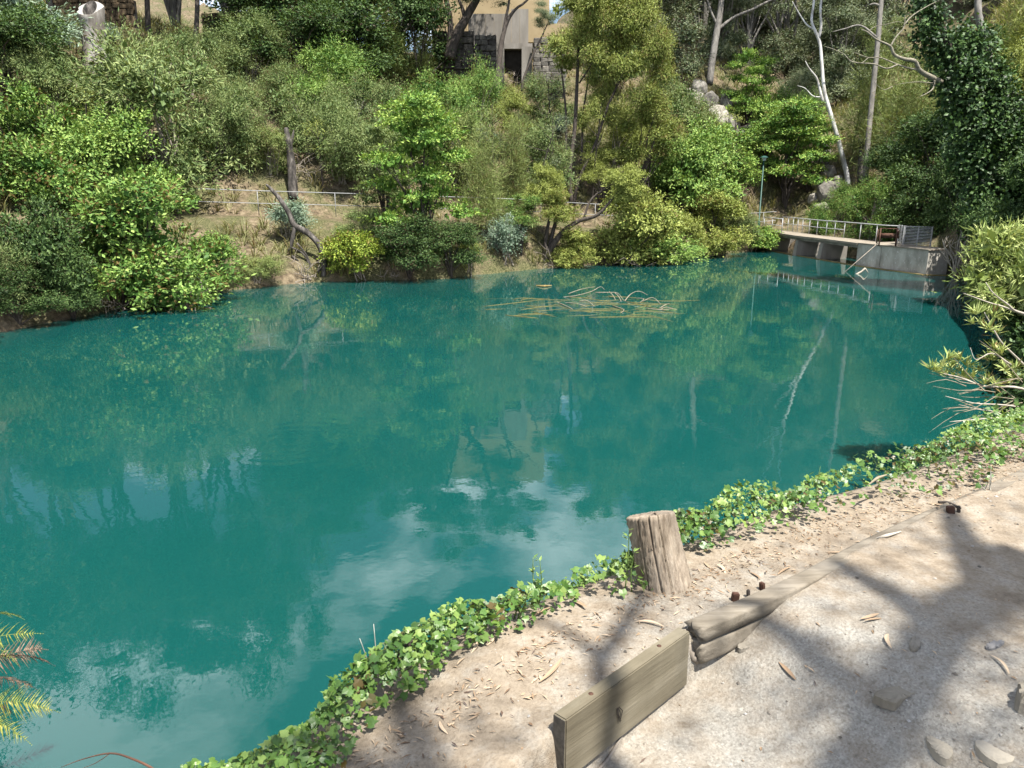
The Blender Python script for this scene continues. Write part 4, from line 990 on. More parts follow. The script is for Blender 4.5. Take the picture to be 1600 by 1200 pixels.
# back railing
bk = [a + RT * 1.62 for a in (A0, A1, P1, P2, BL)] + [BL + RT * 1.75 + np.array([.33, -1.0])]
bk = np.array([[x, y, DZ] for x, y in bk]); dd = np.concatenate([[0], np.cumsum(np.linalg.norm(np.diff(bk, axis=0), axis=1))])
pos = lambda sdist: np.array([np.interp(sdist, dd, bk[:, c]) for c in range(3)])
rl = thing('bridge_railing', 'grey pipe railing along the footbridge', 'railing', tuple(bk[0]))
r0 = bk[0]
mb = MB(); mb.tube(bk - r0 + [0, 0, 1.0], .03, 6); obj('top_rail', mb.build('top_rail', M_galv, True), rl)
mb = MB(); mb.tube(np.array([pos(s_) for s_ in np.linspace(0, 8.6, 8)]) - r0 + [0, 0, .52], .022, 6); obj('middle_rail', mb.build('middle_rail', M_galv, True), rl)
for s_ in [.05, .9, 1.7, 2.5, 3.3, 4.4, 5.6, 6.7, 7.6, 8.6, 10.4, 12.1, 13.9]:
    q = pos(min(s_, dd[-1])) - r0; mb = MB(); mb.tube([q - [0, 0, .1], q + [0, 0, 1.0]], .026, 6); obj('post', mb.build('post', M_galv, True), rl)
# front hand rail on the shore end of the bridge
fr0 = A0 + RT * .05; frl = thing('shore_railing', 'short pipe railing at the shore end of the footbridge beside the lamp post', 'railing', (fr0[0], fr0[1], DZ))
fp = np.array([[0, 0, 0], [.1, -1.5, 0], [.25, -3.2, 0]])
for nm, zz, rr in (('top_rail', 1.0, .03), ('middle_rail', .52, .022)):
    mb = MB(); mb.tube(fp + [0, 0, zz], rr, 6); obj(nm, mb.build(nm, M_galv, True), frl)
for q in fp: mb = MB(); mb.tube([q, q + [0, 0, 1.0]], .026, 6); obj('post', mb.build('post', M_galv, True), frl)
# concrete block
cb = thing('concrete_block', 'lichen-spotted concrete block at the right end of the footbridge', 'block', (BC[0], BC[1], 0)); co = (-BC[0], -BC[1], 0)
BB = BR + np.array([-1.0, 6.0]); 
seam = BL + (BC - BL) * .36; seamb = BL + RT * 2.3 + (BB - (BL + RT * 2.3)) * 0 
obj('body', prism([BL, seam - (BC - BL) * .004, seam + RT * 2.2, BL + RT * 2.6], -1.2, DZ - .06).build('body', M_block), cb, co)
obj('body', prism([seam + (BC - BL) * .004, BC, BR, BR + np.array([-.6, 3.2]), seam + RT * 2.2], -1.2, DZ - .06).build('body', M_block), cb, co)
obj('top_slab', prism([BL + RT * -.04, BC + np.array([-.05, -.06]), BR + np.array([.06, -.05]), BR + np.array([-.5, 4.2]), BL + RT * 3.0], DZ - .058, DZ + .012).build('top_slab', M_deck), cb, co)
# wire fence panels
def fence(label, a, b, h=1.05, n=13):
    a = np.array([a[0], a[1], DZ + .01]); b = np.array([b[0], b[1], DZ + .01])
    o = thing('fence_panel', label, 'fence', tuple(a))
    for q in range(n):
        z = .06 + (h - .08) * q / (n - 1); mb = MB(); mb.tube([[0, 0, z], b - a + [0, 0, z]], .019, 5); obj('wire', mb.build('wire', M_galv, True), o)
    for f in (0, .5, 1):
        q = (b - a) * f; mb = MB(); mb.box(q + [0, 0, h / 2], (.05, .05, h + .04)); obj('post', mb.build('post', M_galv), o)
    return o
f0 = bk[-1][:2]; f1 = P(1411, 372, 43.6)[:2]; f2 = P(1455, 372, 42.6)[:2]
fence('grey horizontal-wire fence panel behind the rusty winch', f0 + [.02, -.06], f1)
fence('grey horizontal-wire fence panel right of the rusty winch', f1 + [.06, -.02], f2)
# winch
wc = P(1388, 380, 43.0); wc = np.array([wc[0] - .05, wc[1], DZ + .012])
wn = thing('winch', 'rusty hand winch with gear wheel on the concrete block', 'winch', tuple(wc), rot=(0, 0, R(-25)))
for sgn in (-1, 1):
    mb = MB(); x = sgn * .42
    mb.tube([[x, -.38, 0], [x, -.05, .95]], .045, 6); mb.tube([[x, .38, 0], [x, .05, .95]], .045, 6); mb.tube([[x, -.25, .38], [x, .25, .38]], .035, 6)
    obj('side_frame', mb.build('side_frame', M_rust, True), wn)
mb = MB(); mb.tube([[-.5, 0, .55], [.5, 0, .55]], .13, 12); obj('drum', mb.build('drum', M_rust, True), wn)
mb = MB(); th = np.linspace(0, 2 * np.pi, 21); mb.tube(np.stack([th * 0 - .55, .36 * np.cos(th), .5 + .36 * np.sin(th)], 1), .04, 6, 0, False)
for a in np.linspace(0, np.pi, 4)[:-1]: mb.tube([[-.55, .36 * math.cos(a), .5 + .36 * math.sin(a)], [-.55, -.36 * math.cos(a), .5 - .36 * math.sin(a)]], .025, 5)
obj('gear_wheel', mb.build('gear_wheel', M_rust, True), wn)
mb = MB(); th = np.linspace(0, 2 * np.pi, 17); mb.tube(np.stack([th * 0 + .5, .2 * np.cos(th), .62 + .2 * np.sin(th)], 1), .035, 6, 0, False); obj('gear_wheel', mb.build('gear_wheel', M_rust, True), wn)
mb = MB(); mb.tube([[-.5, 0, .93], [.5, 0, .93]], .03, 6); obj('cross_bar', mb.build('cross_bar', M_rust, True), wn)
mb = MB(); mb.tube([[.5, .05, .75], [.66, .05, .75], [.66, .05, 1.0]], .022, 6); obj('crank_handle', mb.build('crank_handle', M_rust, True), wn)
# pole from the winch down into the water
pa = P(1378, 377, 43.2); pb_ = onz(1317, 424.5, 0)
mb = MB(); mb.tube([[0, 0, -.12], np.array(pa) - pb_ + [0, 0, .1]], .022, 6); tag(obj('mooring_pole', mb.build('mooring_pole', M_twig, True), None, tuple(pb_)), 'thin brown pole slanting from the winch down into the water', 'pole')
mb = MB(); mb.tube([[0, 0, -.1], [.45, .1, .12], [.62, .1, .3]], .05, 6, 2); mb.tube([[.62, .1, .3], [.8, .1, .05]], .03, 5); tag(obj('floating_wood', mb.build('floating_wood', M_dead, True), None, tuple(onz(1334, 428, 0))), 'small bent grey wood piece poking from the water in front of the concrete block', 'driftwood')
# timber sills at the waterline
for lab, a, b in (('yellowish timber sill at the waterline between the bridge piers', A1 + RT * -.30, BL + RT * -.12), ('yellowish timber sill at the waterline along the concrete block', BL + RT * -.16, BC + np.array([-.2, -.14])), ('yellowish timber sill at the waterline right of the concrete block', BC + np.array([-.1, -.16]), np.array([24.9, 40.2]))):
    e = (b - a) / np.linalg.norm(b - a); nn = np.array([-e[1], e[0]]) * .09
    o = obj('timber_sill', prism([(a * 0) - nn, (b - a) - nn, (b - a) + nn, (a * 0) + nn], -.25, .035).build('timber_sill', M_yellow), None, (a[0], a[1], 0)); tag(o, lab, 'sill')
# lamp post
M_green = simple('green_paint', [(.3, (.008, .06, .045)), (.7, (.015, .09, .07))], 5, .45, .1, .003)
M_lampglass = simple('lamp_glass', [(.3, (.35, .45, .45)), (.7, (.45, .55, .55))], 5, .2, 0)
lb_ = P(1185, 357, 57.8); ltop = P(1189, 252, 57.8)[2]; hL = ltop - lb_[2]
lp = thing('lamp_post', 'slim dark green lamp post at the left end of the footbridge', 'lamp post', tuple(lb_))
mb = MB(); mb.tube([[0, 0, -.5], [0, 0, .6], [0, 0, .62], [0, 0, hL]], [.085, .085, .055, .05], 8); obj('pole', mb.build('pole', M_green, True), lp)
mb = MB(); mb.box((0, 0, hL + .12), (.2, .2, .24), taper=1.5); obj('lantern', mb.build('lantern', M_lampglass), lp)
mb = MB(); mb.box((0, 0, hL + .29), (.5, .5, .12), taper=.3); obj('lantern_cap', mb.build('lantern_cap', M_green), lp)

# ------------------------------------------------------------------ sunken branch in the lake
M_straw2 = simple('bleached_wood', [(.3, (.20, .165, .105)), (.7, (.38, .33, .235))], 8, .85, 0)
M_olive = simple('sunken_wood', [(.3, (.10, .085, .022)), (.7, (.21, .175, .05))], 4, .9, 0)
sb = onz(900, 478, 0); fb = thing('fallen_branch', 'large half-sunken dead branch with bleached twigs in the middle of the lake', 'branch', tuple(sb))
g = np.random.default_rng(14)
mb = MB()
for k in range(70):
    a = onz(755 + 240 * g.random(), 462 + 34 * g.random(), 0) - sb; L = 1.2 + 2.4 * g.random(); an = g.normal(-.1, .5)
    e = a + np.array([math.cos(an) * L, math.sin(an) * L * 1.3, 0]); m_ = (a + e) / 2 + np.array([0, g.normal(0, .2), 0])
    z = .010 - .045 * g.random(3)
    a[2], m_[2], e[2] = z; mb.tube([a, m_, e], [.014, .019, .006], 5, 3)
obj('sunken_twigs', mb.build('sunken_twigs', M_olive, True), fb)
def wp(px, py, z): q = onz(px, py, 0); k = (CAMZ - z) / CAMZ; return np.array([q[0] * k, q[1] * k, z]) - sb
arcs = [[(875, 465, -.05), (900, 462, .12), (925, 455, .3), (938, 448, .38), (945, 453, .25)], [(888, 459, .05), (908, 452, .2), (930, 448, .33)], [(952, 456, .2), (958, 462, .1), (963, 472, -.05)], [(960, 457, .22), (967, 464, .1), (972, 474, -.05)], [(930, 457, .2), (952, 457, .22), (965, 458, .2), (975, 470, 0)],
  [(975, 472, -.04), (985, 460, .2), (998, 455, .32), (1012, 461, .15)], [(994, 466, .05), (1006, 467, .12), (998, 474, -.03)], [(1004, 471, .06), (1020, 465, .2), (1033, 476, -.02)], [(1030, 484, -.02), (1042, 480, .08), (1058, 484, .04)], [(1030, 482, .04), (1040, 476, .15), (1046, 474, .2)],
  [(880, 473, -.04), (900, 474, .1), (920, 480, -.03)], [(905, 471, .1), (918, 470, .16), (930, 480, -.03)], [(958, 478, .02), (975, 484, .06), (966, 491, -.04)], [(865, 470, -.05), (885, 478, .06), (900, 486, -.05)], [(1010, 482, .03), (1035, 484, .07), (1052, 482, .1)]]
for q in arcs:
    mb = MB(); mb.tube([wp(*a) for a in q], np.linspace(.022, .010, len(q)), 5, 3); obj('bleached_twig', mb.build('bleached_twig', M_straw2, True), fb)
mb = MB(); mb.tube([wp(838, 446, .02), wp(850, 447, .05), wp(862, 446, .03)], [.03, .06, .02], 5, 2); obj('orange_leaf_spray', mb.build('orange_leaf_spray', M_yellow), fb)

# ------------------------------------------------------------------ right bank: ivy-clad tree, gnarled branch, long-leaved shrub
def mass(name, par, base, lobes, ncl, per, L, W, clr, leaf, seed, **kw):
    """foliage filling lobes given as (px, py, depth, radius px)"""
    lb = []
    for (px, py, t, r) in lobes:
        c = P(px, py, t) - base; q = r * t / F; lb.append((*c, q, q, q))
    V, f, rn, c = crown(seed, lb, ncl, per, L, W, clr, **kw)
    return obj(name, mesh(name, V, f, LM[leaf], rn), par)
T = 33.0
ib = P(1572, 395, T); ib[2] = gz(ib[0], ib[1])
iv = thing('ivy_tree', 'leaning tree wrapped in dark glossy ivy at the right bank', 'tree', tuple(ib))
def limb(par, base, pts, rad, m, nm='limb', n=7, sub=4, rough=.05):
    mb = MB(); mb.tube([P(*q) - base for q in pts], rad, n, sub, True, rough); return obj(nm, mb.build(nm, m, True), par)
mb = MB(); mb.tube([np.array([0, 0, -.5])] + [P(*q) - ib for q in [(1570, 330, T), (1550, 250, T), (1530, 170, T), (1505, 110, T), (1475, 60, T), (1450, 0, T), (1430, -80, T), (1420, -180, T)]], [.4, .36, .33, .3, .27, .24, .2, .16, .1], 9, 4, True, .05); obj('trunk', mb.build('trunk', M_bark, True), iv)
limb(iv, ib, [(1535, 170, T), (1545, 100, T + .3), (1535, 50, T + .5), (1528, 10, T + .5), (1532, -60, T + .5)], [.2, .18, .16, .15, .1], M_barkgrey)
mass('ivy_leaves', iv, ib, [(1440, -60, T, 26), (1445, -20, T, 24), (1446, 10, T, 22), (1450, 40, T, 22), (1462, 75, T, 24), (1490, 80, T, 28), (1515, 65, T, 30), (1520, 105, T, 38), (1497, 130, T, 34), (1535, 140, T, 42), (1548, 180, T, 46), (1512, 175, T, 32), (1540, 225, T, 46), (1562, 275, T, 50), (1525, 245, T, 30), (1582, 205, T, 42), (1595, 320, T, 50), (1545, 305, T, 36), (1590, 255, T, 45), (1620, 300, T, 55), (1575, 350, T, 40)],
     1000, 30, .17, .14, .2, 'ivyd', 501, up=.5, droop=.5, shell=.6, flat=1.0, under=-.9)
limb(iv, ib, [(1470, 128, T), (1458, 122, T - .3), (1437, 110, T - .6), (1430, 96, T - .8), (1412, 92, T - 1), (1397, 85, T - 1.1), (1391, 72, T - 1.2), (1370, 62, T - 1.4), (1355, 50, T - 1.5), (1346, 46, T - 1.5)], [.12, .11, .095, .085, .07, .06, .05, .035, .025, .015], M_lichen, 'bare_branch')
for pts, r in [([(1391, 73, T - 1.2), (1400, 58, T - 1.2), (1411, 45, T - 1.2), (1414, 33, T - 1.2), (1414, 24, T - 1.2)], .06), ([(1412, 40, T - 1.2), (1425, 25, T - 1.1), (1445, 12, T - 1), (1460, 4, T - .8), (1480, -6, T - .6)], .045),
    ([(1437, 110, T - .6), (1415, 105, T - .8), (1400, 100, T - 1), (1375, 90, T - 1.2), (1357, 90, T - 1.4), (1335, 82, T - 1.6)], .06), ([(1402, 101, T - 1), (1385, 107, T - 1.1), (1365, 100, T - 1.2), (1332, 97, T - 1.5), (1320, 86, T - 1.6), (1305, 78, T - 1.7), (1290, 73, T - 1.8)], .05),
    ([(1356, 51, T - 1.5), (1366, 42, T - 1.5), (1385, 38, T - 1.5), (1402, 34, T - 1.4), (1412, 36, T - 1.3)], .03), ([(1460, 124, T - .3), (1458, 138, T - .4), (1448, 146, T - .5), (1437, 151, T - .6)], .06), ([(1395, 135, T - .6), (1380, 140, T - .7), (1365, 128, T - .8)], .025), ([(1460, 130, T - .4), (1430, 128, T - .5), (1395, 133, T - .6)], .03), ([(1357, 90, T - 1.4), (1345, 98, T - 1.5), (1325, 92, T - 1.6)], .022), ([(1370, 62, T - 1.4), (1378, 50, T - 1.4), (1372, 30, T - 1.4)], .022)]:
    limb(iv, ib, pts, np.linspace(r * .7, r * .2, len(pts)), M_lichen, 'bare_branch', 6)
# neighbours on the right slope
B('case', 1585, 190, 130, 260, 'pale feathery tree at the top right corner behind the ivy-clad tree', 'feathery_tree', 'tree', var=0, leaf='wattle')
B('wattle', 1600, 230, 130, 170, 'yellow-green tree at the right edge above the ivy', 'feathery_tree', 'tree', var=1)
B('dark', 1545, 405, 120, 130, 'dark bush at the waterline under the ivy-clad tree', var=1)
B('broad', 1500, 345, 120, 140, 'dark green bush left of the foot of the ivy-clad tree', var=0, leaf='dark')
B('broad', 1600, 380, 150, 150, 'dark bush at the right edge under the ivy-clad tree', var=2, leaf='dark')
B('dark', 1520, 250, 170, 190, 'dark tree in the shade behind the ivy-clad tree', 'evergreen_tree', 'tree', var=1)
# long-leaved shrub
OT = 11.5
ob = np.array([8.9, 12.0, 0]); ob[2] = gz(ob[0], ob[1])
ol = thing('long_leaved_shrub', 'pale green long-leaved shrub leaning over the water at the right edge', 'shrub', tuple(ob))
mass('foliage', ol, ob, [(1550, 392, OT, 30), (1588, 400, OT, 36), (1570, 375, OT, 22), (1625, 385, OT, 36), (1532, 432, OT, 26), (1568, 445, OT, 34), (1612, 452, OT, 38), (1547, 468, OT - .3, 22), (1650, 430, OT, 50), (1602, 425, OT - .4, 30), (1662, 500, OT, 60)], 400, 24, .16, .022, .09, 'lance', 511, up=.6, droop=-.2, shell=.55, flat=.9)
mass('ivy_leaves', ol, ob, [(1598, 500, OT + .3, 34), (1607, 550, OT, 40), (1612, 600, OT, 40), (1618, 650, OT - .6, 40), (1650, 560, OT, 60), (1580, 485, OT + .4, 22), (1660, 640, OT - 1, 60), (1640, 690, OT - 2, 50)], 420, 26, .085, .075, .1, 'ivyd', 512, up=.5, droop=.5, shell=.6, flat=1, under=-.9)
def rosette(seed, n=22, L=.15, W=.024):
    g = np.random.default_rng(seed); az = g.random(n) * 6.283; el = .1 + 1.1 * g.random(n)
    D = np.stack([np.cos(az) * np.cos(el), np.sin(az) * np.cos(el), np.sin(el)], 1); N = unit(np.array([0, 0, 1.]) - D * D[:, 2:3]); l = L * (.7 + .5 * g.random(n))
    V, q = leaves(g.normal(0, .012, (n, 3)), D, N, l, np.full(n, W), None); return mesh('leaf_rosette', V, q, LM['lance'], g.random(n))
RS = [rosette(60 + v) for v in range(4)]
gr = np.random.default_rng(77)
for q, (px, py) in enumerate([(1540, 484), (1528, 490), (1552, 495), (1534, 506), (1520, 505), (1556, 522), (1545, 515), (1480, 562), (1464, 580), (1472, 574), (1486, 575), (1500, 562), (1498, 580), (1510, 572), (1505, 592), (1490, 590), (1478, 586), (1456, 578), (1530, 580), (1545, 592), (1538, 600), (1555, 602), (1570, 578), (1552, 545), (1565, 552), (1575, 600), (1588, 590), (1585, 575), (1520, 590), (1548, 562)]):
    t = 10.2 + .5 * gr.random(); obj('leaf_rosette', RS[q % 4], ol, tuple(P(px, py, t) - ob), (gr.normal(0, .3), gr.normal(0, .3), gr.random() * 6.28), .8 + .5 * gr.random())
for pts, r in [([(1640, 500, 11), (1590, 487, 10.8), (1575, 476, 10.7), (1552, 458, 10.6), (1540, 441, 10.6)], .022), ([(1620, 500, 11), (1570, 480, 10.7), (1546, 473, 10.6), (1505, 458, 10.5)], .018), ([(1640, 610, 10.5), (1590, 560, 10.4), (1565, 535, 10.3), (1550, 510, 10.3), (1538, 488, 10.3)], .02), ([(1640, 620, 10.4), (1585, 605, 10.3), (1540, 604, 10.3), (1500, 590, 10.3), (1465, 582, 10.3)], .022),
    ([(1640, 690, 9.8), (1590, 667, 9.7), (1575, 655, 9.7), (1557, 653, 9.7), (1520, 656, 9.7), (1484, 659, 9.7)], .018), ([(1630, 650, 10), (1590, 636, 10), (1555, 632, 10), (1522, 630, 10), (1477, 619, 10)], .016), ([(1580, 570, 10.3), (1550, 552, 10.3), (1525, 562, 10.3), (1516, 543, 10.3)], .012), ([(1590, 667, 9.7), (1560, 645, 9.7), (1530, 640, 9.8), (1498, 632, 9.8)], .01)]:
    limb(ol, ob, pts, np.linspace(r, r * .25, len(pts)), M_dead, 'bare_branch', 5, 4)
mb = MB()
for q in range(24):
    s0 = (1500 + 110 * gr.random(), 590 + 55 * gr.random()); L = 35 + 65 * gr.random(); a = math.pi + gr.normal(-.1, .33); t = 9.8 + .7 * gr.random()
    m1 = (s0[0] + L * .5 * math.cos(a), s0[1] - L * .5 * math.sin(a) + gr.normal(0, 4)); e = (s0[0] + L * math.cos(a), s0[1] - L * math.sin(a) + gr.normal(0, 6))
    mb.tube([P(*s0, t) - ob, P(*m1, t) - ob, P(*e, t) - ob], [.007, .005, .002], 4, 2, False)
obj('bare_twigs', mb.build('bare_twigs', M_straw2, True), ol)

# ------------------------------------------------------------------ near ground objects
M_post = None
def post_mat(name, dark, mid, light, sc=14, st=(1, 1, .06)):
    m, n, l, b, o = mat(name)
    x = noise(n, l, sc, 7, .7, 'Object', st, .4); y = noise(n, l, 5, 3, .5, 'Object', (1, 1, .5))
    r = ramp(n, [(.32, dark), (.5, mid), (.68, light)], KA); l.new(x.outputs['Fac'], r.inputs[0])
    r2 = ramp(n, [(.35, (.78, .75, .7)), (.65, (1.1, 1.08, 1.05))]); l.new(y.outputs['Fac'], r2.inputs[0])
    mm = n.new("ShaderNodeMixRGB"); mm.blend_type = 'MULTIPLY'; mm.inputs[0].default_value = 1; l.new(r.outputs[0], mm.inputs['Color1']); l.new(r2.outputs[0], mm.inputs['Color2'])
    l.new(mm.outputs[0], b.inputs['Base Color']); b.inputs['Roughness'].default_value = .9; b.inputs['Specular IOR Level'].default_value = .2
    bump(n, l, b, x.outputs['Fac'], .9, .008); return m
M_post = post_mat('weathered_post', (.17, .135, .10), (.36, .30, .235), (.49, .425, .345), 46)
M_plank = post_mat('treated_timber', (.12, .104, .072), (.19, .168, .12), (.245, .22, .165), 9, (.06, 1, 1))
M_plankend = simple('timber_end_grain', [(.3, (.05, .045, .036)), (.7, (.12, .105, .085))], 60, .9, .3, .003)
M_log = post_mat('weathered_log', (.13, .112, .09), (.26, .23, .185), (.36, .325, .27), 12, (.07, 1, 1))
# stump post
pc = nhit(1037, 925); pc = np.array([pc[0] + .02, pc[1] + .09, pc[2]])
ptop = P(1021, 797, depth(pc)) - pc
n = 150; th = np.linspace(0, 2 * np.pi, n, endpoint=False); g = np.random.default_rng(8)
groove = np.zeros(n)
for k in range(26):
    c = g.random() * 6.283; wd = .02 + .03 * g.random(); groove -= (.002 + .006 * g.random()) * np.exp(-((np.angle(np.exp(1j * (th - c)))) / wd) ** 2)
for c, dp in ((-1.85, .03), (-1.42, .036), (-2.3, .02), (-.9, .018), (-2.7, .02)): groove -= dp * np.exp(-((np.angle(np.exp(1j * (th - c)))) / .018) ** 2)
rows = []
zs = np.linspace(-.12, 1, 26)
for q, z in enumerate(zs):
    zc = max(z, 0); r = .112 - .016 * zc + .012 * max(0, .12 - z)
    rad = r * (1 + .04 * np.sin(2 * th + .5)) + groove * (.5 + .5 * zc) + .002 * g.normal(0, 1, n)
    topz = ptop[2] * (1 + (.05 * np.cos(th) - .12 * np.sin(th)) * zc ** 2)
    rows.append(np.stack([rad * np.cos(th) + (ptop[0] - .022) * zc, rad * np.sin(th) + ptop[1] * zc * .3, topz * z], 1))
last = rows[-1]
cen = last.mean(0)
rows.append(last * [1, 1, 1] + (cen - last) * .09 + [0, 0, .006]); rows.append(cen + (last - cen) * .5 + [0, 0, .004]); rows.append(cen + (last - cen) * .05)
V = np.concatenate(rows); k = len(rows); i = np.arange(k - 1)[:, None] * n; j = np.arange(n)[None]; j2 = (j + 1) % n
Fq = np.stack([i + j, i + j2, i + n + j2, i + n + j], -1).reshape(-1, 4)
tag(obj('timber_post', mesh('timber_post', V, Fq, M_post, None, True), None, tuple(pc)), 'short weathered round timber post leaning left at the edge of the ivy', 'post')
# timber board on edge
def bevbox(L, Wd, H, bv, sub=1):
    import bmesh
    bm = bmesh.new(); bmesh.ops.create_cube(bm, size=1)
    for v in bm.verts: v.co = Vector((v.co.x * L, v.co.y * Wd, v.co.z * H))
    bmesh.ops.bevel(bm, geom=list(bm.edges), offset=bv, segments=2, affect='EDGES')
    return bm
zt = 3.06
ba = onz(884, 1132, zt); bbp = onz(1079, 985, zt); e = (bbp - ba)[:2]; L = np.linalg.norm(e); e /= L; ang = math.atan2(e[1], e[0]); nb = np.array([-e[1], e[0]])
Hb, Wb = .215, .05
bc = np.array([*((ba + bbp)[:2] / 2 + nb * Wb / 2), zt - Hb / 2])
bd = thing('timber_board', 'thick timber edging board standing on edge at the bottom centre', 'board', (bc[0], bc[1], zt - Hb), rot=(R(-1), R(1.5), ang))
bm = bevbox(L, Wb, Hb, .004); me = bpy.data.meshes.new('plank'); bm.to_mesh(me); bm.free(); me.materials.append(M_plank)
obj('plank', me, bd, (0, 0, Hb / 2))
mb = MB(); mb.box((-L / 2 - .0015, 0, Hb / 2), (.003, Wb - .006, Hb - .008)); obj('sawn_end', mb.build('sawn_end', M_plankend), bd)
for x in (-L * .28, L * .27):
    mb = MB(); mb.tube([[x, .002, Hb - .006], [x, .002, Hb + .0015]], .008, 10); obj('screw_head', mb.build('screw_head', M_rust, True), bd)
mb = MB(); g = np.random.default_rng(2)
for q in range(6):
    x = -L * .13 + g.normal(0, .006); mb.tube([[x, -Wb / 2 - .002, Hb * .58], [x + g.normal(.004, .008), -Wb / 2 - .006, Hb * .5], [x + g.normal(.01, .012), -Wb / 2 - .003, Hb * (.3 + .12 * g.random())]], [.0015, .0015, .0008], 4)
obj('splinters', mb.build('splinters', M_bark), bd)
# stacked edging logs
lp0 = np.array([(1078, 968), (1150, 938), (1250, 893), (1350, 842), (1440, 800), (1530, 762), (1605, 728), (1700, 690)], float)
pts = []
for q, (px, py) in enumerate(lp0):
    z = 3.05; pts.append(onz(px, py, z) + np.array([.012, -.02, -.03 - .004 * min(2, q)]))
lg = thing('edging_log', 'long weathered timber log edging the path from the board to the right edge', 'log', tuple(pts[0]))
b0 = pts[0]
def squarish(pts, w, h, seed):
    p, _ = catmull(pts, np.ones(len(pts)), 8); g = np.random.default_rng(seed); T_ = np.gradient(p, axis=0); T_ = unit(T_); S_ = unit(np.cross(T_, [0, 0, 1.])); n = 16; th = np.linspace(0, 2 * np.pi, n, endpoint=False)
    sq = lambda a: np.sign(a) * np.abs(a) ** .4
    prof = np.stack([sq(np.cos(th)) * w / 2, sq(np.sin(th)) * h / 2], 1) * (1 + g.normal(0, .05, (n, 1)))
    R_ = 1 + .05 * np.cumsum(g.normal(0, .35, (len(p), n)), 0) / 2.5; R_ = np.clip(R_, .82, 1.12)
    V = p[:, None] + S_[:, None] * (prof[None, :, 0:1] * R_[..., None]) + np.array([0, 0, 1.]) * (prof[None, :, 1:2] * R_[..., None])
    V[0] += T_[0] * .01 * g.normal(0, 1, (n, 1))
    V = V.reshape(-1, 3); k = len(p); i = np.arange(k - 1)[:, None] * n; j = np.arange(n)[None]; j2 = (j + 1) % n
    F4 = np.stack([i + j, i + j2, i + n + j2, i + n + j], -1).reshape(-1, 4); V = np.vstack([V, p[0]]); F3 = np.stack([np.full(n, len(V) - 1), (np.arange(n) + 1) % n, np.arange(n)], 1)
    return V, F4, F3
V, F4, F3 = squarish([q - b0 + np.array([0, 0, -.006]) for q in pts], .085, .06, 4)
obj('upper_log', mesh('upper_log', V, [F4, F3], M_log, None, True), lg)
V, F4, F3 = squarish([q - b0 + np.array([.005, -.005, -.083]) for q in pts[:3]], .08, .085, 5)
obj('lower_log', mesh('lower_log', V, [F4, F3], M_log, None, True), lg)
for q, (px, py, s) in enumerate([(1147, 940, .028), (1170, 936, .016), (1192, 924, .022), (1486, 803, .034), (1499, 802, .018)]):
    p = nhit(px, py - 2); bm = bevbox(s, s * .8, .11, .003); me = bpy.data.meshes.new('peg'); bm.to_mesh(me); bm.free(); me.materials.append(M_rust if q in (0, 2, 3) else M_bark)
    tag(obj('peg', me, None, (p[0], p[1], p[2] - .022), (.12 * math.sin(q * 5), .1, q)), ['square reddish peg behind the near end of the edging log', 'tiny dark peg just right of the square reddish one', 'leaning reddish peg, third from the near end of the edging log', 'larger reddish peg behind the far part of the edging log', 'tiny dark peg right of the larger reddish one'][q], 'peg')
# root and hole at the gap beside the board
rp = [nhit(1062, 1062), nhit(1085, 1066), nhit(1092, 1040)]
mb = MB(); mb.tube([q - rp[0] + [0, 0, .01] for q in rp], [.012, .016, .01], 7, 4); tag(obj('tree_root', mb.build('tree_root', M_twig, True), None, tuple(rp[0])), 'short pale root at the right end of the timber board', 'root')
rp = [nhit(925, 1215), nhit(952, 1185), nhit(985, 1150), nhit(1000, 1138)]
mb = MB(); mb.tube([q - rp[0] + [0, 0, .006] for q in rp], [.005, .006, .005, .002], 5, 4); tag(obj('stick', mb.build('stick', M_twig, True), None, tuple(rp[0])), 'thin curved stick lying against the foot of the timber board', 'stick')
# stones on the path
M_pst = stone_mat('path_stone', (.17, .155, .13), (.26, .24, .205), (.36, .335, .295))
def slab(px_poly, th_, label, seed, mat_=M_pst, nm='flat_stone'):
    g = np.random.default_rng(seed); pq = np.array(px_poly, float)
    for _ in range(2): nx = np.roll(pq, -1, 0); pq = np.stack([pq * .78 + nx * .22, pq * .22 + nx * .78], 1).reshape(-1, 2)
    pp = [nhit(*q) for q in pq]; c = np.mean(pp, 0); n = len(pp); top = np.array(pp) - c
    top[:, 2] = 0; top = top * (1 + g.normal(0, .02, (n, 1))); V = np.vstack([top * 1.06 + [0, 0, -.02], top + [0, 0, th_ * .6], top * .86 + np.concatenate([g.normal(0, .004, (n, 2)), np.full((n, 1), th_) + g.normal(0, th_ * .12, (n, 1))], 1), [[0, 0, th_]]])
    j = np.arange(n); j2 = (j + 1) % n
    F4 = np.vstack([np.stack([j, j2, n + j2, n + j], 1), np.stack([n + j, n + j2, 2 * n + j2, 2 * n + j], 1)]); F3 = np.stack([2 * n + j, 2 * n + j2, np.full(n, 3 * n)], 1)
    if np.cross(top[0][:2], top[1][:2]) < 0: F4 = F4[:, ::-1]; F3 = F3[:, ::-1]
    tag(obj(nm, mesh(nm, V, [F4, F3], mat_), None, tuple(c)), label, 'stone')
slab([(1360, 1103), (1375, 1084), (1395, 1070), (1412, 1066), (1440, 1068), (1456, 1074), (1432, 1082), (1415, 1092), (1405, 1104), (1396, 1114), (1380, 1112)], .014, 'largest flat grey stone set in the path', 1)
slab([(1420, 1010), (1424, 994), (1434, 1000), (1440, 1006), (1432, 1020), (1422, 1018)], .012, 'small upright-looking stone chip above the largest flat stone', 2)
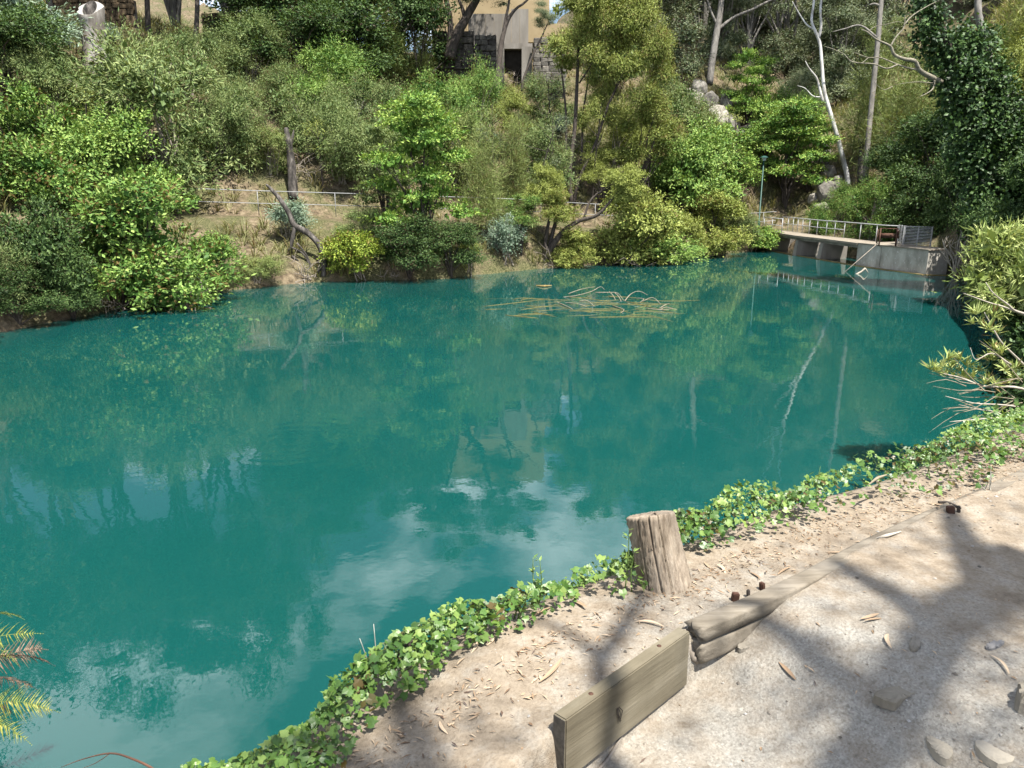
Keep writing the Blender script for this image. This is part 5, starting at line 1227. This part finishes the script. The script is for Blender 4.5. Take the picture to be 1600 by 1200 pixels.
slab([(1538, 1014), (1545, 1007), (1560, 1003), (1571, 1005), (1562, 1012), (1548, 1018)], .012, 'small blue-grey stone near the right edge of the path', 3, stone_mat('blue_stone', (.2, .2, .21), (.28, .28, .29), (.36, .36, .37)))
slab([(1584, 1108), (1588, 1088), (1596, 1075), (1640, 1060), (1660, 1105), (1620, 1120), (1596, 1116)], .05, 'angular stone cut by the right edge of the photo', 4)
slab([(1445, 1155), (1455, 1145), (1475, 1141), (1486, 1150), (1490, 1180), (1480, 1200), (1462, 1190), (1450, 1170)], .008, 'rounded pale stone half buried at the bottom right', 5, stone_mat('pale_stone', (.26, .24, .2), (.34, .315, .27), (.42, .39, .34)))
slab([(1150, 1018), (1157, 1005), (1178, 1001), (1174, 1010), (1158, 1022)], .01, 'flat stone chip near the end of the edging log', 6)
slab([(1520, 1160), (1540, 1150), (1570, 1155), (1590, 1185), (1560, 1210), (1530, 1190)], .008, 'broad pale stone half buried in the bottom right corner', 7, stone_mat('pale_stone_b', (.26, .24, .2), (.34, .315, .27), (.42, .39, .34)))
# loose gravel
def gravel():
    g = np.random.default_rng(17); N_ = 9000
    s = -1.2 + 6.4 * g.random(N_); n = -2.6 + 2.75 * g.random(N_)
    keep = (g.random(N_) < np.clip(.35 + .5 * fbm(s, n, 41, 3, 1.4), .06, 1)) & (n < edge(s) + .05); s, n = s[keep], n[keep]; N_ = len(s)
    z = near_z(s, n); x, y = sn2xy(s, n); r = .0022 + .006 * g.random(N_) ** 3
    oc = np.array([[1, 0, 0], [0, 1, 0], [-1, 0, 0], [0, -1, 0], [0, 0, .6], [0, 0, -.6]], float); of = np.array([[0, 1, 4], [1, 2, 4], [2, 3, 4], [3, 0, 4], [1, 0, 5], [2, 1, 5], [3, 2, 5], [0, 3, 5]])
    V = oc[None] * (1 + .3 * g.normal(0, 1, (N_, 6, 1))) * r[:, None, None]; a = g.random(N_) * 6.28; ca, sa = np.cos(a)[:, None], np.sin(a)[:, None]
    X = V[..., 0] * ca - V[..., 1] * sa; Y = V[..., 0] * sa * 1.0 + V[..., 1] * ca; V = np.stack([X + x[:, None], Y + y[:, None], V[..., 2] + (z + r * .3)[:, None]], -1)
    Fc = (np.arange(N_)[:, None, None] * 6 + of[None]).reshape(-1, 3); rn = np.repeat(g.random(N_), 8)
    m, nn, l, b, o = mat('gravel'); at = nn.new("ShaderNodeAttribute"); at.attribute_name = 'rnd'; rr = ramp(nn, [(0, (.09, .078, .065)), (.4, (.24, .205, .165)), (.8, (.36, .33, .29)), (1, (.5, .48, .45))], KA); l.new(at.outputs['Fac'], rr.inputs[0]); l.new(rr.outputs[0], b.inputs['Base Color']); b.inputs['Roughness'].default_value = .95
    return mesh('gravel', V.reshape(-1, 3), Fc, m, rn)
o = obj('gravel', gravel()); tag(o, 'loose tan and grey gravel scattered over the path', 'gravel'); kind(o, 'stuff')
# leaf litter crumbs
def litter():
    g = np.random.default_rng(19); N_ = 2600; s = -1 + 6.5 * g.random(N_); n = edge(s) - np.abs(g.normal(0, .11, N_)) - .0
    far = g.random(N_) < .22; n = np.where(far, -2.2 * g.random(N_), n); z = near_z(s, n) + .004; x, y = sn2xy(s, n)
    C = np.stack([x, y, z], 1); a = g.random(N_) * 6.28; D = np.stack([np.cos(a), np.sin(a), g.normal(0, .12, N_)], 1); D = unit(D); Nn = unit(np.stack([g.normal(0, .3, N_), g.normal(0, .3, N_), np.ones(N_)], 1)); Nn = unit(Nn - D * (D * Nn).sum(1)[:, None])
    l = .012 + .035 * g.random(N_) ** 2; V, q = leaves(C, D, Nn, l, .003 + .006 * g.random(N_), None, .3)
    return mesh('leaf_litter', V, q, LM['litter'], g.random(N_))
o = obj('leaf_litter', litter()); tag(o, 'fine dry leaf and bark crumbs along the edge of the ivy', 'litter'); kind(o, 'stuff')
# single fallen leaves and bark strips
def strip(seed, L=.1, W=.014):
    g = np.random.default_rng(seed); n = 7; t = np.linspace(0, 1, n); x = (t - .5) * L; y = (g.random() * .5 - .1) * L * .3 * (t - .5) ** 2 * 4; z = .004 + .01 * g.random() * np.sin(t * 3.1) + .004 * g.random() * t; wd = W * np.sin(np.clip(t * .93 + .05, 0, 1) * np.pi) ** .7 / 2
    V = np.concatenate([np.stack([x, y - wd, z + wd * .3], 1), np.stack([x, y, z], 1), np.stack([x, y + wd, z + wd * .3], 1)]); i = np.arange(n - 1)
    Fq = np.vstack([np.stack([i, i + 1, n + i + 1, n + i], 1), np.stack([n + i, n + i + 1, 2 * n + i + 1, 2 * n + i], 1)]); return mesh('fallen_leaf', V, Fq, LM['litter'], np.full(len(Fq), .3 + .7 * g.random()))
SL = [strip(80 + v, .09 + .012 * v, .013 + .003 * (v % 4)) for v in range(7)]
g = np.random.default_rng(23)
spots = [(742, 1122), (752, 1128), (745, 1012), (700, 1048), (665, 1052), (640, 1062), (560, 1120), (540, 1140), (515, 1150), (480, 1150), (470, 1165), (610, 1128), (845, 960), (820, 985), (770, 1003), (720, 1035), (880, 945), (905, 945), (1250, 870), (1225, 893), (1310, 865), (1290, 875), (1390, 838), (1375, 842), (1465, 790), (1440, 805), (1480, 785), (1420, 800), (1385, 845), (1105, 885), (1130, 890), (1160, 885), (1015, 975), (1000, 990), (865, 1050), (830, 1090), (1360, 966), (1385, 1003), (1230, 1050), (1565, 1040), (1365, 970), (1550, 730), (1575, 745), (1520, 760), (690, 1140), (1180, 900)]
for q, (px, py) in enumerate(spots):
    if q % 5 in (1, 3) and q < 36: continue
    p = nhit(px, py); onp = q in (36, 37, 38, 39, 40)
    tag(obj('fallen_leaf', SL[q % 7], None, tuple(p + [0, 0, .002]), (g.normal(0, .08), g.normal(0, .08), g.random() * 6.28), .5 + .45 * g.random()), 'single dry gum leaf lying on the open path' if onp else 'dry curled gum leaf lying in the dirt between ivy and path edging', 'leaf', 'fallen leaves on the path' if onp else 'fallen leaves beside the ivy')
def bark(label, pts, w_, m=M_twig):
    p = [nhit(*q[:2]) + [0, 0, q[2]] for q in pts]; mb = MB(); mb.tube([q - p[0] for q in p], w_, 6, 4); tag(obj('bark_strip', mb.build('bark_strip', m, True), None, tuple(p[0])), label, 'bark')
bark('upright curved strip of grey bark stuck in the near ivy', [(598, 1098, 0), (593, 1090, .02), (590, 1080, .06), (591, 1078, .11)], [.012, .016, .014, .006])
bark('dark curled bark strip lying on the near ivy', [(622, 1070, .1), (635, 1060, .12), (650, 1052, .13)], [.006, .014, .004], M_bark)
bark('long thin root along the foot of the near ivy', [(380, 1190, .01), (430, 1165, .02), (480, 1135, .02), (540, 1112, .01)], [.008, .011, .012, .006], M_bark)
bark('tan bark strip lying across the ivy on the right', [(1352, 798, .14), (1365, 790, .15), (1380, 784, .15)], [.003, .008, .003], M_straw2)
bark('dark curved stick on the dirt between the far ivy and the log', [(1465, 787, .01), (1480, 790, .015), (1500, 797, .01)], [.006, .01, .006], M_bark)
bark('long pale bark strip on the dirt above the middle of the log', [(1362, 845, .005), (1385, 840, .01), (1408, 832, .005)], [.004, .008, .003], M_dead)

# ------------------------------------------------------------------ ivy along the bank
def ivyleaf_shape():
    # five-lobed outline, stalk at origin, tip +y
    o_ = np.array([(0, -.02), (.34, -.16), (.46, .22), (.40, .52), (.17, .56), (0, 1.0), (-.17, .56), (-.40, .52), (-.46, .22), (-.34, -.16)])
    V = np.array([(x, y, .10 * abs(x) - .08 * y * y) for x, y in o_] + [(0, .38, .03)])
    n = len(o_); Fc = np.array([[n, q, (q + 1) % n] for q in range(n)]); return V, Fc
def ivy():
    g = np.random.default_rng(29); sh, sf = ivyleaf_shape(); N_ = 26000
    s = np.where(g.random(N_) < .88, -1.0 + 7.2 * g.random(N_), 6 + 6 * g.random(N_))
    d = g.random(N_) ** 1.15
    wid = .26 + .10 * fbm(s, s * 0, 51, 2, 1.1) + .2 * sstep(1.9, 3.0, s)
    lo = .02 + .15 * fbm(s, s * 0, 52, 4, 2.6) - .10 * sstep(2.1, 2.8, s)
    n = edge(s) + lo + d * (wid + .1 + .25 * sstep(1.9, 3, s))
    h = (.12 + .15 * fbm(s, n, 53, 3, 3.4) + .06 * sstep(2, 3, s)).clip(.03) * np.clip(np.sin(np.clip(d * 1.35 + .04, 0, 1) * np.pi) ** .6, .06, 1)
    z = near_z(s, n) + h * (.35 + .65 * g.random(N_) ** .5)
    pcs, pcn = xy2sn(pc[0], pc[1]); keep = ((s - pcs) ** 2 + (n - pcn) ** 2 > .135 ** 2) & ~((np.abs(s - pcs) < .11) & (n < pcn))
    keep &= ~((s > pcs + .05) & (s < pcs + .3) & (n < edge(s) + .12))
    keep &= g.random(N_) < np.clip(.85 + 1.2 * fbm(s, n, 57, 3, 3.0), .2, 1) * np.where(d < .06, .5, 1) + .6 * (1 - sstep(.2, .9, s))
    s, n, z, d = s[keep], n[keep], z[keep], d[keep]; N_ = len(s); x, y = sn2xy(s, n)
    Nn = unit(np.stack([g.normal(.1, .6, N_), g.normal(-.25, .6, N_), np.full(N_, .85)], 1))
    a = g.random(N_) * 6.28; D = np.stack([np.cos(a), np.sin(a), -.3 * np.ones(N_)], 1); D = unit(D - Nn * (D * Nn).sum(1)[:, None]); S_ = np.cross(D, Nn)
    size = .009 + .032 * g.random(N_) ** 2
    V = (sh[None, :, 0:1] * S_[:, None] + sh[None, :, 1:2] * D[:, None] + sh[None, :, 2:3] * Nn[:, None]) * size[:, None, None] + np.stack([x, y, z], 1)[:, None]
    Fc = (np.arange(N_)[:, None, None] * len(sh) + sf[None]).reshape(-1, 3)
    rn = np.clip(.48 + .85 * (g.random(N_) - .5) + .35 * fbm(s, n, 55, 2, 3), 0, 1)
    m = mesh('ivy', V.reshape(-1, 3), Fc, LM['ivy'], np.repeat(rn, len(sf)))
    return m
o = obj('ivy', ivy()); tag(o, 'bright green ivy trailing along the edge of the near bank', 'ivy'); kind(o, 'stuff')
# grass and weed stalks rising from the ivy
def stalk(label, px, py, hpx, m, seed, n=3, lean=.1, leafy=False):
    g = np.random.default_rng(seed); p = nhit(px, py); h = hpx * depth(p) / F; o = thing('weed_stalk', label, 'weed', tuple(p)); 
    for q in range(n):
        mb = MB(); hh = h * (1 if q == 0 else .35 + .5 * g.random()); e = np.array([g.normal(0, lean) * hh, g.normal(0, lean) * hh, hh]); b = np.array([g.normal(0, .012), g.normal(0, .012), 0])
        mb.tube([b, b + e * .5 + g.normal(0, .006, 3), b + e], [.003, .0025, .001], 4, 3); st = obj('stem', mb.build('stem', m, True), o)
        if leafy:
            k = 14; tt = .2 + .8 * g.random(k); C = b + e * tt[:, None]; a = g.random(k) * 6.28; D = unit(np.stack([np.cos(a), np.sin(a), np.full(k, .5)], 1)); Nn = unit(np.array([0, 0, 1.]) - D * D[:, 2:3]); V, f = leaves(C, D, Nn, np.full(k, .03), np.full(k, .011), None); obj('leaf_sprig', mesh('leaf_sprig', V, f, LM['ivy'], .6 + .4 * g.random(k)), o)
    return o
M_straw = simple('straw', [(.3, (.38, .36, .29)), (.7, (.52, .5, .43))], 10, .8, 0)
M_stem = simple('green_stem', [(.3, (.10, .17, .04)), (.7, (.18, .25, .07))], 10, .7, 0)
stalk('pale dry stalks standing in the near ivy', 585, 1072, 110, M_straw, 1, 4, .06)
stalk('leafy green weeds left of the timber post', 842, 945, 85, M_stem, 2, 4, .12, True)
stalk('leafy weed sprigs at the left of the leafy green weeds', 808, 968, 70, M_stem, 3, 3, .12, True)
stalk('tall thin grass stem above the far ivy', 1270, 800, 75, M_stem, 4, 1, .02)
stalk('thin curved grass stem on the far ivy', 1450, 745, 70, M_stem, 5, 2, .3)
stalk('ivy shoot climbing the left side of the timber post', 988, 925, 105, M_stem, 6, 2, .03, True)
stalk('dry straw stems on the dirt beside the far ivy', 1545, 765, 40, M_straw, 7, 6, .5)

# fern at the bottom left
def frond(seed, L, m, curl=.5):
    g = np.random.default_rng(seed); n = 40; t = np.linspace(0, 1, n); x = L * t * (1 - .18 * t); z = L * curl * (t * .9 - t * t * 1.5); rach = np.stack([x, .08 * L * np.sin(t * 2.5 + seed), z], 1); V = []; Fc = []; base = 0
    for q in range(2, n):
        pl0 = L * .19 * math.sin(min(1, t[q] * 1.02 + .06) * math.pi) ** .7 + .008
        for sgn in (-1, 1):
            if g.random() < .07: continue
            pl = pl0 * (.75 + .4 * g.random()); nn = 7; tt = np.linspace(0, 1, nn); dr = .15 + .5 * g.random(); sw = .35 + .35 * g.random()
            c = rach[q] + np.stack([tt * pl * sw, sgn * tt * pl, -dr * tt * tt * pl], 1); wd = .42 * L / n * (1 - tt * .92) * (1 + .5 * (np.arange(nn) % 2)); ti = g.normal(0, .5)
            off = np.stack([wd * math.cos(ti), wd * 0, wd * math.sin(ti)], 1) * .6
            V.append(np.concatenate([c - off, c + off])); i = np.arange(nn - 1); Fc.append(np.stack([base + i, base + i + 1, base + nn + i + 1, base + nn + i], 1)); base += 2 * nn
    Ff = np.concatenate(Fc); return mesh('frond', np.concatenate(V), Ff, m, g.random(len(Ff))), rach
fbp = P(-85, 1075, 5.2)
fn = thing('fern', 'fern with yellow-green and dead brown fronds at the bottom left corner', 'fern', tuple(fbp))
for q, (px, py, L, az, tilt, dead) in enumerate([(-70, 1010, 1.0, .15, -.25, 0), (-60, 985, .75, .4, -.35, 0), (-50, 1020, .7, -.1, -.1, 0), (-60, 1122, 1.15, .28, -.02, 0), (-70, 1135, 1.0, .15, .05, 0), (-60, 1040, 1.2, .38, .05, 1), (-60, 1060, 1.0, .25, .15, 1), (-60, 1095, .75, .05, .2, 1), (-60, 1045, 1.1, .5, .08, 1), (-65, 1115, .65, -.1, .15, 1)]):
    me, rach = frond(400 + q, L, LM['ferndead' if dead else 'fern'], .45 if not dead else .25)
    f = obj('frond', me, fn, tuple(P(px, py, 5.0 + .06 * q) - fbp), (gr.normal(0, .5), tilt, az), .58)
    mb = MB(); mb.tube(rach, np.linspace(.008, .002, len(rach)), 4); obj('rachis', mb.build('rachis', M_bark if dead else M_stem, True), f)
tw = [P(95, 1199, 3.2), P(130, 1186, 3.2), P(172, 1177, 3.2), P(205, 1185, 3.2), P(245, 1205, 3.15), P(300, 1250, 3.0)]
mb = MB(); mb.tube([q - tw[-1] for q in tw], [.001, .002, .0035, .0045, .0055, .006], 6, 4); mb.tube([tw[2] - tw[-1], P(150, 1192, 3.2) - tw[-1], P(120, 1204, 3.2) - tw[-1]], [.002, .0015, .0007], 5, 3)
tag(obj('dead_twig', mb.build('dead_twig', M_rust, True), None, tuple(tw[-1])), 'bent reddish dead twig sticking out at the bottom left', 'twig')

# ------------------------------------------------------------------ gum tree beside the path: its limbs and leaves shade the ground
cot = math.cos(SUN_EL) / math.sin(SUN_EL)
def lift(px, py, h):
    g_ = onz(px, py, 2.95); return np.array([g_[0] + SUN_AZ[0] * cot * h, g_[1] + SUN_AZ[1] * cot * h, g_[2] + h])
stb = np.array([6.4, -6.5, 0]); stb[2] = ng(stb[0], stb[1])
stt = thing('gum_tree', 'gum tree beside the path behind the viewer, its limbs shading the ground', 'tree', tuple(stb))
crk = np.array([6.0, -5.6, stb[2] + 5.2])
mb = MB(); mb.tube([[0, 0, -.4], [-.1, .1, 2], crk - stb], [.34, .28, .24], 10, 4); obj('trunk', mb.build('trunk', M_barkgrey, True), stt)
limbs = [([(1640, 930, 7.4), (1530, 950, 7.5), (1450, 1005, 7.6), (1400, 1095, 7.8), (1345, 1200, 8.0), (1300, 1330, 8.3)], [.11, .10, .085, .08, .07, .05]),
 ([(1530, 950, 7.5), (1500, 890, 7.7), (1475, 840, 7.9), (1462, 810, 8.1)], [.08, .07, .05, .03]),
 ([(1450, 1005, 7.6), (1390, 960, 7.8), (1330, 925, 8.0), (1290, 900, 8.1)], [.06, .05, .04, .03]),
 ([(1400, 1095, 7.8), (1330, 1070, 7.9), (1260, 1020, 8.0), (1190, 975, 8.1), (1120, 960, 8.3)], [.05, .045, .04, .03, .02]),
 ([(1345, 1200, 8.0), (1100, 1230, 8.2), (960, 1130, 8.3), (930, 1055, 8.4), (965, 1000, 8.5), (1000, 938, 8.6)], [.06, .05, .04, .035, .03, .025]),
 ([(930, 1050, 8.4), (895, 1015, 8.5), (850, 990, 8.6), (790, 985, 8.7)], [.022, .02, .016, .01]),
 ([(1100, 1230, 8.2), (850, 1290, 8.4), (680, 1230, 8.5), (640, 1150, 8.6), (612, 1100, 8.7)], [.06, .055, .05, .045, .035]),
 ([(680, 1230, 8.5), (560, 1195, 8.6), (450, 1175, 8.7), (380, 1180, 8.8)], [.04, .035, .03, .02])]
limbs = [(p_, [x * 1.3 for x in r_]) for p_, r_ in limbs]
for q, (pts, r) in enumerate(limbs):
    pp = [lift(*a) - stb for a in pts]
    if q == 0: pp = [crk - stb, (crk - stb) * .55 + pp[0] * .45 + [0, 0, .6]] + pp; r = [.17, .14] + r
    mb = MB(); mb.tube(pp, r, 7, 4); obj('limb', mb.build('limb', M_barkgrey, True), stt)
lbs = []
for (px, py, h, rr) in [(1590, 960, 7.5, .5), (1480, 1150, 8, .45), (1300, 1150, 8.2, .4), (1250, 990, 8.3, .35), (1560, 860, 8, .4), (1380, 880, 8, .35), (620, 1190, 8.6, .4), (480, 1190, 8.7, .4), (1120, 960, 8.3, .3), (1450, 1040, 8, .35), (1000, 960, 8.6, .25), (700, 1120, 8.6, .25), (1560, 1180, 8, .5)]:
    lbs.append((*(lift(px, py, h) - stb), rr, rr, rr * .6))
for (px, py, h, rr) in [(1570, 930, 7.5, .45), (1440, 1090, 7.8, .4), (1390, 1180, 8, .45), (1500, 1010, 7.7, .35), (1340, 1120, 8, .3), (560, 1185, 8.6, .4), (640, 1160, 8.6, .3)]: lbs.append((*(lift(px, py, h) - stb), rr, rr, rr * .6))
V, f, rn, c = crown(601, lbs, 190, 11, .15, .022, .12, up=.1, droop=1.2, shell=.1, inner=False)
obj('crown', mesh('crown', V, f, LM['gum'], rn), stt)
